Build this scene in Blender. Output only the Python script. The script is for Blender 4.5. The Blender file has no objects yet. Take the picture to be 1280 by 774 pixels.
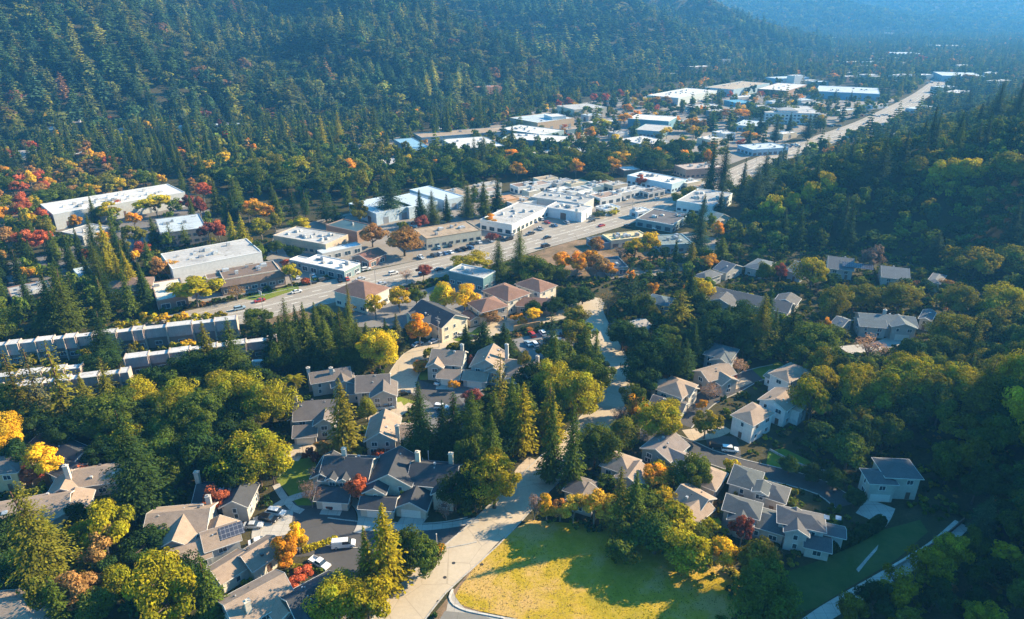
import bpy, math, random
import numpy as np
from mathutils import Vector, Matrix
random.seed(7)
RNG = np.random.default_rng(7)
R = math.radians
SC = bpy.context.scene
COL = SC.collection
PW, PH = 1280.0, 774.0            # the photograph's own pixel frame, used only to read positions off it
CAM_H, FPX, PITCH = 115.0, 853.0, R(24.1)
CP, SP = math.cos(PITCH), math.sin(PITCH)
SUN_AZ, SUN_EL = R(22), R(27)     # measured from +X towards +Y
SUN = Vector((math.cos(SUN_EL)*math.cos(SUN_AZ), math.cos(SUN_EL)*math.sin(SUN_AZ), math.sin(SUN_EL)))

# ---------------------------------------------------------------- terrain
LEFT_TOE = np.array([(-1500,-150),(-900,280),(-437,590),(-75,830),(296,1250),(800,1830),(1010,2250),(900,3200),(300,5200)], float)
EAST = np.array([(80,-150),(80,40),(86,90),(97,106),(113,126),(111,150),(104,160),(88,168),(98,186),(150,208),(195,236),(216,256),(236,286),
                 (193,318),(150,337),(120,368),(132,402),(164,470),(300,590),(520,800),(800,1010),(1500,1500),(3200,2400)], float)
EAST_POLY = np.vstack([EAST, [(6000,2400),(6000,-150)]])

def seg_dist(P, pts):
    d = np.full(len(P), 1e9); 
    along = np.zeros(len(P)); acc = 0.0
    for a, b in zip(pts[:-1], pts[1:]):
        ab = b-a; L = np.hypot(*ab)
        t = np.clip(((P-a)@ab)/(L*L), 0, 1)
        q = P-(a+t[:,None]*ab)
        e = np.hypot(q[:,0], q[:,1])
        m = e < d
        d = np.where(m, e, d); along = np.where(m, acc+t*L, along); acc += L
    return d, along

def in_poly(P, poly):
    x, y = P[:,0], P[:,1]; c = np.zeros(len(P), bool)
    j = len(poly)-1
    for i in range(len(poly)):
        xi, yi = poly[i]; xj, yj = poly[j]
        if yi != yj:
            c ^= ((yi > y) != (yj > y)) & (x < (xj-xi)*(y-yi)/(yj-yi)+xi)
        j = i
    return c

LEFT_POLY = np.vstack([LEFT_TOE, [(-7000,5200),(-7000,-150)]])
def sm(d, k): return np.sqrt(d*d+k*k)-k

def terr(P):
    P = np.atleast_2d(np.asarray(P, float))
    x, y = P[:,0], P[:,1]
    d, al = seg_dist(P, LEFT_TOE); d = np.where(in_poly(P, LEFT_POLY), d, 0)
    rid = np.sin(al/95+0.6*np.sin(d/120))*0.6+np.sin(al/47+1.3+d/200)*0.3+0.25*np.sin(al/210+2)
    hl = 0.34*sm(d, 40)
    hl = 300*(1-np.exp(-hl/300))
    hl = hl*(1+0.50*rid*np.clip(d/160,0,1))
    d2, al2 = seg_dist(P, EAST); d2 = np.where(in_poly(P, EAST_POLY), d2, 0)
    s = np.interp(y, [0,190,300,420], [0.50,0.47,0.50,0.42])
    he = s*sm(d2, 9)
    he = 150*(1-np.exp(-he/150))
    he = he*(1+0.13*np.sin(al2/38+1)*np.clip(d2/60,0,1))
    he = he+np.clip(d2/20,0,1)*(112*np.exp(-((x-300)**2+(y-185)**2)/55**2)+12*np.exp(-((x-335)**2+(y-335)**2)/70**2))
    hf = np.clip(y-2900-0.25*(x-1500),0,None)*0.16
    hf = 330*(1-np.exp(-hf/330))*(1+0.22*np.sin(x/260+y/400)+0.1*np.sin(x/110))
    return np.maximum(np.maximum(hl, he), hf)

def th(x, y): return float(terr([(x,y)])[0])

_T = np.concatenate([np.arange(60,700,1.0), 700*1.006**np.arange(0,330)])
def at(px, py, z=0.0):
    """world point that shows at photo pixel (px,py), z metres above the ground there"""
    u, v = (px-PW/2)/FPX, (py-PH/2)/FPX
    d = np.array([u, CP-v*SP, -SP-v*CP])
    pts = np.array([0,0,CAM_H])+_T[:,None]*d
    g = pts[:,2]-(terr(pts[:,:2])+z)
    i = np.argmax(g < 0)
    if g[i] >= 0: i = len(_T)-1
    if i == 0: i = 1
    a, b = g[i-1], g[i]
    t = _T[i-1]+(_T[i]-_T[i-1])*(a/(a-b) if a != b else 0)
    p = np.array([0,0,CAM_H])+t*d
    return Vector((p[0], p[1], p[2]-z))

def proj(p):
    x, y, z = p[0], p[1], p[2]-CAM_H
    zc = y*CP-z*SP
    v = -(y*SP+z*CP)
    if zc < 1: return (-999,-999,1)
    return (PW/2+FPX*x/zc, PH/2+FPX*v/zc, zc)

def projn(P):
    P = np.asarray(P, float); z = P[:,2]-CAM_H
    zc = np.maximum(P[:,1]*CP-z*SP, 1)
    v = -(P[:,1]*SP+z*CP)
    return PW/2+FPX*P[:,0]/zc, PH/2+FPX*v/zc, zc

# ---------------------------------------------------------------- materials
MATS = {}
def newmat(name):
    m = bpy.data.materials.new(name); m.use_nodes = True
    nt = m.node_tree; nt.nodes.clear()
    return m, nt
def N(nt, t, **k):
    n = nt.nodes.new(t)
    for a, b in k.items():
        if a.startswith('i_'):
            n.inputs[a[2:].replace('_',' ')].default_value = b
        else: setattr(n, a, b)
    return n
def L(nt, a, b): nt.links.new(a, b)
def rgba(c): return (c[0], c[1], c[2], 1.0)

def ramp(nt, fac, stops):
    r = N(nt, 'ShaderNodeValToRGB')
    el = r.color_ramp.elements
    while len(el) < len(stops): el.new(0.5)
    for e, (p, c) in zip(el, stops):
        e.position = p; e.color = rgba(c)
    L(nt, fac, r.inputs['Fac']); return r.outputs['Color']
def noise(nt, vec, scale, detail=4.0, rough=0.6):
    n = N(nt, 'ShaderNodeTexNoise'); n.inputs['Scale'].default_value = scale
    n.inputs['Detail'].default_value = detail; n.inputs['Roughness'].default_value = rough
    L(nt, vec, n.inputs['Vector']); return n.outputs['Fac']
def mixc(nt, fac, a, b, mode='MIX'):
    m = N(nt, 'ShaderNodeMix', data_type='RGBA', blend_type=mode)
    for s, v in ((m.inputs[0], fac), (m.inputs[6], a), (m.inputs[7], b)):
        if isinstance(v, (int,float)): s.default_value = v
        elif isinstance(v, tuple): s.default_value = rgba(v)
        else: L(nt, v, s)
    return m.outputs[2]
def finish(nt, col, rough=0.8, spec=0.3, metal=0.0, bump=None, bump_s=0.3, bump_d=0.05):
    p = N(nt, 'ShaderNodeBsdfPrincipled'); o = N(nt, 'ShaderNodeOutputMaterial')
    if isinstance(col, tuple): p.inputs['Base Color'].default_value = rgba(col)
    else: L(nt, col, p.inputs['Base Color'])
    p.inputs['Roughness'].default_value = rough; p.inputs['Metallic'].default_value = metal
    p.inputs['Specular IOR Level'].default_value = spec
    if bump is not None:
        b = N(nt, 'ShaderNodeBump'); b.inputs['Strength'].default_value = bump_s; b.inputs['Distance'].default_value = bump_d
        L(nt, bump, b.inputs['Height']); L(nt, b.outputs['Normal'], p.inputs['Normal'])
    L(nt, p.outputs[0], o.inputs['Surface'])

def mat(kind, c=(0.5,0.5,0.5)):
    key = (kind, tuple(round(x,3) for x in c))
    if key in MATS: return MATS[key]
    m, nt = newmat(kind)
    tc = N(nt, 'ShaderNodeTexCoord').outputs['Object']
    dk = lambda f: tuple(x*f for x in c)
    if kind == 'stucco':
        f = noise(nt, tc, 0.9, 5); g = noise(nt, tc, 9, 3)
        col = ramp(nt, f, [(0.3, dk(0.82)), (0.6, c), (0.8, dk(1.08))])
        finish(nt, col, 0.85, 0.2, bump=g, bump_s=0.2)
    elif kind == 'siding':
        w = N(nt, 'ShaderNodeTexWave', wave_type='BANDS', bands_direction='Z', wave_profile='SAW'); w.inputs['Scale'].default_value = 1.6
        w.inputs['Distortion'].default_value = 0; L(nt, tc, w.inputs['Vector'])
        f = noise(nt, tc, 1.3, 4)
        col = mixc(nt, 0.25, ramp(nt, f, [(0.3, dk(0.85)), (0.75, dk(1.06))]), ramp(nt, w.outputs['Fac'], [(0, dk(0.7)), (0.3, c), (1, dk(1.05))]))
        finish(nt, col, 0.75, 0.25, bump=w.outputs['Fac'], bump_s=0.35)
    elif kind == 'brick':
        b = N(nt, 'ShaderNodeTexBrick'); b.inputs['Scale'].default_value = 3.0
        b.inputs['Color1'].default_value = rgba(c); b.inputs['Color2'].default_value = rgba(dk(0.75)); b.inputs['Mortar'].default_value = rgba((0.3,0.28,0.26))
        L(nt, tc, b.inputs['Vector'])
        finish(nt, mixc(nt, noise(nt, tc, 0.8), b.outputs['Color'], dk(0.8)), 0.9, 0.1)
    elif kind == 'shingle':
        b = N(nt, 'ShaderNodeTexBrick'); b.inputs['Scale'].default_value = 1.0
        b.inputs['Brick Width'].default_value = 0.7; b.inputs['Row Height'].default_value = 0.3; b.inputs['Mortar Size'].default_value = 0.025
        b.inputs['Color1'].default_value = rgba(dk(1.12)); b.inputs['Color2'].default_value = rgba(dk(0.8)); b.inputs['Mortar'].default_value = rgba(dk(0.45))
        L(nt, tc, b.inputs['Vector'])
        f = noise(nt, tc, 0.35, 6, 0.7); g = noise(nt, tc, 5, 3, 0.8)
        col = mixc(nt, 0.5, b.outputs['Color'], ramp(nt, f, [(0.3, dk(0.55)), (0.52, c), (0.72, dk(1.4))]))
        col = mixc(nt, 0.3, col, ramp(nt, g, [(0.35, dk(0.55)), (0.65, dk(1.35))]))
        finish(nt, col, 0.9, 0.15, bump=b.outputs['Fac'], bump_s=0.3)
    elif kind == 'membrane':
        f = noise(nt, tc, 0.10, 6, 0.7); g = noise(nt, tc, 0.9, 5, 0.7); k = noise(nt, tc, 0.32, 2, 0.5)
        col = ramp(nt, f, [(0.30, dk(0.50)), (0.44, dk(0.82)), (0.60, c), (0.75, dk(1.05))])
        col = mixc(nt, 0.4, col, ramp(nt, g, [(0.3, dk(0.55)), (0.65, dk(1.08))]))
        b = N(nt, 'ShaderNodeTexBrick', offset=0.3); b.inputs['Scale'].default_value = 1.0; b.inputs['Brick Width'].default_value = 14; b.inputs['Row Height'].default_value = 2.6; b.inputs['Mortar Size'].default_value = 0.07
        b.inputs['Color1'].default_value = (1,1,1,1); b.inputs['Color2'].default_value = (0.86,0.85,0.83,1); b.inputs['Mortar'].default_value = (0.55,0.54,0.52,1); L(nt, tc, b.inputs['Vector'])
        col = mixc(nt, 1.0, col, b.outputs['Color'], 'MULTIPLY')
        col = mixc(nt, 1.0, col, ramp(nt, k, [(0.28,(0.55,0.53,0.5)),(0.36,(1,1,1))]), 'MULTIPLY')
        finish(nt, col, 0.75, 0.25)
    elif kind == 'ribbed':
        w = N(nt, 'ShaderNodeTexWave', wave_type='BANDS', bands_direction='X'); w.inputs['Scale'].default_value = 0.5
        L(nt, tc, w.inputs['Vector'])
        f = noise(nt, tc, 0.15, 5)
        col = mixc(nt, 0.5, ramp(nt, w.outputs['Fac'], [(0.0, dk(0.8)), (0.5, c)]), ramp(nt, f, [(0.3, dk(0.8)), (0.7, dk(1.08))]))
        finish(nt, col, 0.45, 0.5, bump=w.outputs['Fac'], bump_s=0.25)
    elif kind == 'glass':
        f = noise(nt, tc, 0.7, 2)
        finish(nt, ramp(nt, f, [(0.3, dk(0.6)), (0.7, dk(1.3))]), 0.08, 0.8)
    elif kind == 'paint':
        f = noise(nt, tc, 2.0, 4)
        finish(nt, ramp(nt, f, [(0.3, dk(0.9)), (0.7, dk(1.04))]), 0.5, 0.4)
    elif kind == 'carpaint':
        oi = N(nt, 'ShaderNodeObjectInfo').outputs['Color']
        f = noise(nt, tc, 1.5, 3)
        p = mixc(nt, 1.0, oi, ramp(nt, f, [(0.3,(0.85,0.85,0.85)),(0.7,(1,1,1))]), 'MULTIPLY')
        pr = N(nt, 'ShaderNodeBsdfPrincipled'); o = N(nt, 'ShaderNodeOutputMaterial')
        L(nt, p, pr.inputs['Base Color']); pr.inputs['Roughness'].default_value = 0.3
        pr.inputs['Coat Weight'].default_value = 0.6; pr.inputs['Coat Roughness'].default_value = 0.1
        L(nt, pr.outputs[0], o.inputs['Surface'])
    elif kind == 'metal':
        f = noise(nt, tc, 3, 4)
        finish(nt, ramp(nt, f, [(0.3, dk(0.75)), (0.7, dk(1.1))]), 0.45, 0.5, 0.3)
    elif kind == 'rubber':
        finish(nt, ramp(nt, noise(nt, tc, 6), [(0.3, dk(0.7)), (0.7, c)]), 0.8, 0.2)
    elif kind == 'bark':
        f = noise(nt, tc, 3.0, 6, 0.7)
        finish(nt, ramp(nt, f, [(0.3, dk(0.55)), (0.7, dk(1.25))]), 0.95, 0.1, bump=f, bump_s=0.6)
    elif kind == 'solar':
        b = N(nt, 'ShaderNodeTexBrick', offset=0.0); b.inputs['Scale'].default_value = 1.0; b.inputs['Brick Width'].default_value = 0.9; b.inputs['Row Height'].default_value = 0.9
        b.inputs['Mortar Size'].default_value = 0.03; b.inputs['Color1'].default_value = rgba(c); b.inputs['Color2'].default_value = rgba(dk(1.2)); b.inputs['Mortar'].default_value = rgba((0.3,0.3,0.32))
        L(nt, tc, b.inputs['Vector']); finish(nt, b.outputs['Color'], 0.2, 0.6)
    elif kind == 'asphalt':
        f = noise(nt, tc, 0.06, 6, 0.65); g = noise(nt, tc, 1.2, 5, 0.75); k = noise(nt, tc, 0.35, 3)
        col = ramp(nt, f, [(0.3, dk(0.8)), (0.5, c), (0.7, dk(1.18))])
        col = mixc(nt, 0.35, col, ramp(nt, g, [(0.3, dk(0.7)), (0.7, dk(1.2))]))
        v = N(nt, 'ShaderNodeTexVoronoi', feature='DISTANCE_TO_EDGE'); v.inputs['Scale'].default_value = 0.12; L(nt, tc, v.inputs['Vector'])
        crack = ramp(nt, v.outputs['Distance'], [(0.0,(0.62,0.62,0.62)),(0.012,(1,1,1))])
        col = mixc(nt, 0.7, col, mixc(nt, 1.0, col, crack, 'MULTIPLY'))
        finish(nt, col, 0.9, 0.15, bump=g, bump_s=0.15)
    elif kind == 'concrete':
        f = noise(nt, tc, 0.25, 6, 0.7); g = noise(nt, tc, 2.2, 4)
        b = N(nt, 'ShaderNodeTexBrick', offset=0.0); b.inputs['Scale'].default_value = 1.0; b.inputs['Brick Width'].default_value = 2.4; b.inputs['Row Height'].default_value = 2.4; b.inputs['Mortar Size'].default_value = 0.05
        b.inputs['Color1'].default_value = (1,1,1,1); b.inputs['Color2'].default_value = (0.92,0.92,0.92,1); b.inputs['Mortar'].default_value = (0.6,0.6,0.6,1)
        L(nt, tc, b.inputs['Vector'])
        col = ramp(nt, f, [(0.3, dk(0.78)), (0.7, dk(1.1))])
        col = mixc(nt, 1.0, mixc(nt, 0.3, col, ramp(nt, g, [(0.3, dk(0.7)), (0.7, dk(1.15))])), b.outputs['Color'], 'MULTIPLY')
        finish(nt, col, 0.9, 0.15)
    MATS[key] = m; return m

def ground_mat():
    m, nt = newmat('woodland_soil')
    tc = N(nt, 'ShaderNodeTexCoord').outputs['Object']
    f = noise(nt, tc, 0.02, 6, 0.65); g = noise(nt, tc, 0.25, 6, 0.7); k = noise(nt, tc, 1.5, 4, 0.7)
    col = ramp(nt, f, [(0.3, (0.022,0.030,0.012)), (0.5, (0.050,0.048,0.020)), (0.7, (0.10,0.075,0.04))])
    col = mixc(nt, 0.5, col, ramp(nt, g, [(0.3, (0.018,0.026,0.010)), (0.55, (0.055,0.055,0.022)), (0.75, (0.13,0.095,0.055))]))
    col = mixc(nt, 0.3, col, ramp(nt, k, [(0.35, (0.02,0.022,0.012)), (0.7, (0.12,0.10,0.05))]))
    finish(nt, col, 0.95, 0.1, bump=k, bump_s=0.6, bump_d=0.3); return m

def grass_mat(name, a, b, c, s=0.05):
    m, nt = newmat(name)
    tc = N(nt, 'ShaderNodeTexCoord').outputs['Object']
    f = noise(nt, tc, s, 6, 0.62); g = noise(nt, tc, 0.55, 6, 0.72); k = noise(nt, tc, 4, 4, 0.8)
    col = ramp(nt, f, [(0.41, a), (0.5, b), (0.58, c)])
    col = mixc(nt, 0.33, col, ramp(nt, g, [(0.3, tuple(x*0.45 for x in a)), (0.5, b), (0.72, c)]))
    col = mixc(nt, 0.3, col, ramp(nt, k, [(0.3, tuple(x*0.4 for x in a)), (0.7, tuple(x*1.15 for x in b))]))
    finish(nt, col, 0.95, 0.1, bump=k, bump_s=0.8, bump_d=0.15); return m

def leaf_mat(name, attr=False):
    m, nt = newmat(name)
    sh = N(nt, 'ShaderNodeAttribute', attribute_name='shade').outputs['Color']
    base = N(nt, 'ShaderNodeAttribute', attribute_name='tint').outputs['Color'] if attr else N(nt, 'ShaderNodeObjectInfo').outputs['Color']
    col = mixc(nt, 1.0, base, sh, 'MULTIPLY')
    d = N(nt, 'ShaderNodeBsdfDiffuse'); t = N(nt, 'ShaderNodeBsdfTranslucent'); x = N(nt, 'ShaderNodeMixShader'); o = N(nt, 'ShaderNodeOutputMaterial')
    L(nt, col, d.inputs['Color'])
    L(nt, mixc(nt, 1.0, col, (1.15,1.1,0.55), 'MULTIPLY'), t.inputs['Color'])
    x.inputs[0].default_value = 0.30
    L(nt, d.outputs[0], x.inputs[1]); L(nt, t.outputs[0], x.inputs[2]); L(nt, x.outputs[0], o.inputs['Surface'])
    return m

# ---------------------------------------------------------------- mesh helpers
class MB:
    def __init__(s): s.v = []; s.f = []
    def add(s, vs, fs):
        n = len(s.v); s.v += [tuple(v) for v in vs]; s.f += [tuple(n+i for i in f) for f in fs]; return s
    def box(s, x0, y0, z0, x1, y1, z1, bottom=True):
        vs = [(x0,y0,z0),(x1,y0,z0),(x1,y1,z0),(x0,y1,z0),(x0,y0,z1),(x1,y0,z1),(x1,y1,z1),(x0,y1,z1)]
        fs = [(4,5,6,7),(0,1,5,4),(1,2,6,5),(2,3,7,6),(3,0,4,7)]
        if bottom: fs.append((3,2,1,0))
        return s.add(vs, fs)
    def tube(s, p, q, r0, r1, n=7, cap=True):
        p, q = Vector(p), Vector(q); d = (q-p).normalized()
        a = d.orthogonal().normalized(); b = d.cross(a)
        vs = []
        for c, r in ((p,r0),(q,r1)):
            for i in range(n):
                t = 2*math.pi*i/n; vs.append(c+a*(r*math.cos(t))+b*(r*math.sin(t)))
        fs = [(i,(i+1)%n,n+(i+1)%n,n+i) for i in range(n)]
        if cap: fs.append(tuple(range(n,2*n))); fs.append(tuple(range(n-1,-1,-1)))
        return s.add(vs, fs)
    def prism(s, poly, z0, z1):
        n = len(poly)
        vs = [(x,y,z0) for x,y in poly]+[(x,y,z1) for x,y in poly]
        return s.add(vs, [tuple(range(n,2*n)), tuple(range(n-1,-1,-1))]+[(i,(i+1)%n,n+(i+1)%n,n+i) for i in range(n)])
    def xprism(s, prof, y0, y1):
        """profile in x,z extruded along y"""
        n = len(prof)
        vs = [(x,y0,z) for x,z in prof]+[(x,y1,z) for x,z in prof]
        return s.add(vs, [tuple(range(n)), tuple(range(2*n-1,n-1,-1))]+[(i,n+i,n+(i+1)%n,(i+1)%n) for i in range(n)])
    def mesh(s, name):
        me = bpy.data.meshes.new(name); me.from_pydata(s.v, [], s.f); me.update(); return me

def link(name, me, m=None, parent=None, loc=None, rotz=None, scale=None):
    o = bpy.data.objects.new(name, me); COL.objects.link(o)
    if m is not None and me is not None and not me.materials: me.materials.append(m)
    if parent is not None: o.parent = parent
    if loc is not None: o.location = loc
    if rotz is not None: o.rotation_euler = (0,0,rotz)
    if scale is not None: o.scale = scale
    return o
def obj(name, mb, m, parent=None, **k): return link(name, mb.mesh(name), m, parent, **k)
def tag(o, label=None, cat=None, group=None, kind=None):
    if label: o['label'] = label
    if cat: o['category'] = cat
    if group: o['group'] = group
    if kind: o['kind'] = kind
    return o
def empty(name, loc, rotz=0.0):
    o = bpy.data.objects.new(name, None); COL.objects.link(o); o.location = loc; o.rotation_euler = (0,0,rotz)
    o.empty_display_size = 0.5; return o

def np_mesh(name, V, F, attrs=()):
    me = bpy.data.meshes.new(name); nv, nf = len(V), len(F); k = F.shape[1]
    me.vertices.add(nv); me.vertices.foreach_set('co', V.astype(np.float32).ravel())
    me.loops.add(nf*k); me.loops.foreach_set('vertex_index', F.astype(np.int32).ravel())
    me.polygons.add(nf); me.polygons.foreach_set('loop_start', (np.arange(nf)*k).astype(np.int32))
    for nm, arr in attrs:
        a = me.attributes.new(nm, 'FLOAT_COLOR', 'POINT')
        c = np.ones((nv,4), np.float32); c[:,:3] = arr
        a.data.foreach_set('color', c.ravel())
    me.update(calc_edges=True); return me

# occupied ground: footprints and roads, so that sampled plants keep off them
FOOT = []      # (polygon array, margin)
ROADS = []     # (polyline array, half width)
def occupied(P, pad=0.0):
    P = np.asarray(P, float)[:,:2]; m = np.zeros(len(P), bool)
    for poly in FOOT:
        lo, hi = poly.min(0)-6, poly.max(0)+6
        c = np.where((P[:,0]>lo[0])&(P[:,0]<hi[0])&(P[:,1]>lo[1])&(P[:,1]<hi[1]))[0]
        if len(c):
            q = P[c]; ins = in_poly(q, poly)
            if pad > 0:
                d, _ = seg_dist(q, np.vstack([poly, poly[:1]])); ins |= d < pad
            m[c] |= ins
    for line, w in ROADS:
        d, _ = seg_dist(P, line); m |= d < w+pad
    return m
LAND = []       # landmarks for labels: (phrase, px, py, x, y)
def landmark(phrase, p):
    a = proj(p); LAND.append((phrase, a[0], a[1], p[0], p[1]))
SKY_S, SKY_T, SUN_S, SUN_C, EXPO, HAZE_D, HAZE_C = 0.062, (0.32,0.98,1.35), 5.0, (1.0,0.80,0.52), 1.75, 0.00019, (0.11,0.46,1.0)
# ---------------------------------------------------------------- plants
def cards(C, Nn, S, asp, rng, up=None):
    n = len(C)
    Nn = Nn/np.maximum(np.linalg.norm(Nn, axis=1, keepdims=True), 1e-6)
    if up is None:
        r = rng.normal(size=(n,3))
    else: r = up+0.15*rng.normal(size=(n,3))
    T = r-(r*Nn).sum(1, keepdims=True)*Nn; T /= np.maximum(np.linalg.norm(T, axis=1, keepdims=True), 1e-6)
    B = np.cross(Nn, T)
    S = np.asarray(S).reshape(-1,1); a = T*S; b = B*S*asp
    V = np.stack([C-a*1.0-b*0.55, C+b*0.95-a*0.1, C+a*1.05+b*0.3, C+a*0.2-b*0.95], 1).reshape(-1,3)
    F = np.arange(n*4).reshape(n,4); return V, F

def sph(n, rng):
    v = rng.normal(size=(n,3)); return v/np.linalg.norm(v, axis=1, keepdims=True)

def crown_broad(rng, W=9.0, H=10.0, lobes=26, per=85, leaf=0.46, base=0.2, flat=1.0, sparse=1.0):
    """lumpy crown: lobes of leaf sprays spread through an uneven volume; z from base*H to H"""
    cz = H*(base+1)/2; rz = H*(1-base)/2
    d = sph(lobes*3, rng); d = d[d[:,2] > -0.75][:lobes]
    rad = rng.uniform(0.42, 0.90, len(d))
    squash = np.where(d[:,2] > 0, 1.0, 0.75)
    wob = 1+0.22*np.sin(3*np.arctan2(d[:,1], d[:,0])+rng.uniform(0,6))
    LC = np.stack([d[:,0]*rad*W/2*wob, d[:,1]*rad*W/2*wob, cz+d[:,2]*rad*rz*squash*flat], 1)
    LC[:,:2] *= rng.uniform(0.82,1.18,2); LC[:,:2] += rng.normal(size=2)*0.07*W*((LC[:,2:3]-cz)/rz)
    LR = W*rng.uniform(0.10, 0.225, len(d))
    Cs, Ns, Sh = [], [], []
    for c, r in zip(LC, LR):
        n = int(per*rng.uniform(0.7,1.3)*sparse); s = sph(n, rng); s[:,2] = s[:,2]*0.85+0.1
        q = rng.uniform(0.55, 1.08, n)**0.7
        p = c+s*(q*r)[:,None]*np.array([1,1,0.82])
        out = (c-np.array([0,0,cz]))/W
        Cs.append(p); Ns.append(s+0.5*out+0.45*rng.normal(size=(n,3))+np.array([0,0,0.25]))
        lv = rng.uniform(0.68,1.30); hu = rng.normal()*0.06
        cv = lv*rng.uniform(0.72,1.28,n)
        Sh.append(np.stack([cv*(1+hu), cv, cv*(1-hu*1.5)], 1))
    C = np.vstack(Cs); Nn = np.vstack(Ns); sh = np.vstack(Sh)
    V, F = cards(C, Nn, leaf*rng.uniform(0.6,1.3,len(C)), 0.75, rng)
    return V, F, np.repeat(sh, 4, 0), LC

def crown_con(rng, H=20.0, Rr=3.6, levels=26, leaf=0.5, base=0.06, sparse=1.0, power=0.85, droop=0.28, dens=1.0):
    Cs, Ns, Sh, Up, Sz = [], [], [], [], []
    ph = rng.uniform(0,6.3)
    for i in range(levels):
        t = i/(levels-1)
        z0 = H*(base+(0.985-base)*t)
        rr = Rr*((1-t)**power)*rng.uniform(0.62,1.12)*(1+0.16*math.sin(i*1.1+ph))+0.14
        if t < 0.1: rr *= 0.75+2.5*t
        nb = max(4, int((11*(1-t)**0.6+3)*sparse)); off = rng.uniform(0,6.3)
        for b in range(nb):
            a = off+6.283*b/nb+rng.normal()*0.15
            L_ = rr*rng.uniform(0.6,1.12)
            lv = rng.uniform(0.7,1.25)
            k = max(2, int(L_/0.50*dens)+1)
            s = (np.arange(k)+0.6)/k*L_
            sag = -droop*s*s/max(Rr,0.1)*0.55+0.10*s
            lat = rng.normal(size=k)*0.34*(0.3+s/Rr)
            ca, sa = math.cos(a), math.sin(a)
            P = np.stack([ca*s-sa*lat, sa*s+ca*lat, z0+sag+rng.normal(size=k)*0.12], 1)
            Cs.append(P); Ns.append(np.stack([np.full(k,ca*0.55), np.full(k,sa*0.55), np.full(k,0.9)], 1)+0.38*rng.normal(size=(k,3)))
            Up.append(np.tile([ca,sa,-0.25],(k,1)))
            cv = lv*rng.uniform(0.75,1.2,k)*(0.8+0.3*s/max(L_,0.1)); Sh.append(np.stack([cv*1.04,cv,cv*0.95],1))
            Sz.append(leaf*rng.uniform(0.8,1.35,k)*(0.55+0.45*(1-t)))
    C = np.vstack(Cs); V, F = cards(C, np.vstack(Ns), np.concatenate(Sz), 0.62, rng, np.vstack(Up))
    return V, F, np.repeat(np.vstack(Sh), 4, 0)

def trunk_mesh(name, rng, H, r, limbs=None, top=0.6, seg=6):
    mb = MB(); pts = []
    bend = rng.normal(size=2)*0.25
    for i in range(seg+1):
        t = i/seg; pts.append(Vector((bend[0]*t*t*H*0.08, bend[1]*t*t*H*0.08, -0.3+t*(H*top+0.3))))
    for i in range(seg):
        mb.tube(pts[i], pts[i+1], r*(1-0.75*i/seg)+ (0.25*r if i == 0 else 0), r*(1-0.75*(i+1)/seg), 7, cap=(i==seg-1))
    if limbs is not None:
        for c in limbs:
            c = Vector(c); k = rng.uniform(0.35,0.9); i = int(k*seg)
            s = pts[i]; mid = s.lerp(c, 0.5)+Vector((0,0,0.06*H))*rng.uniform(-0.3,0.6)
            mb.tube(s, mid, r*0.42, r*0.26, 5, False); mb.tube(mid, c, r*0.26, r*0.07, 5, False)
    return mb.mesh(name)

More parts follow.
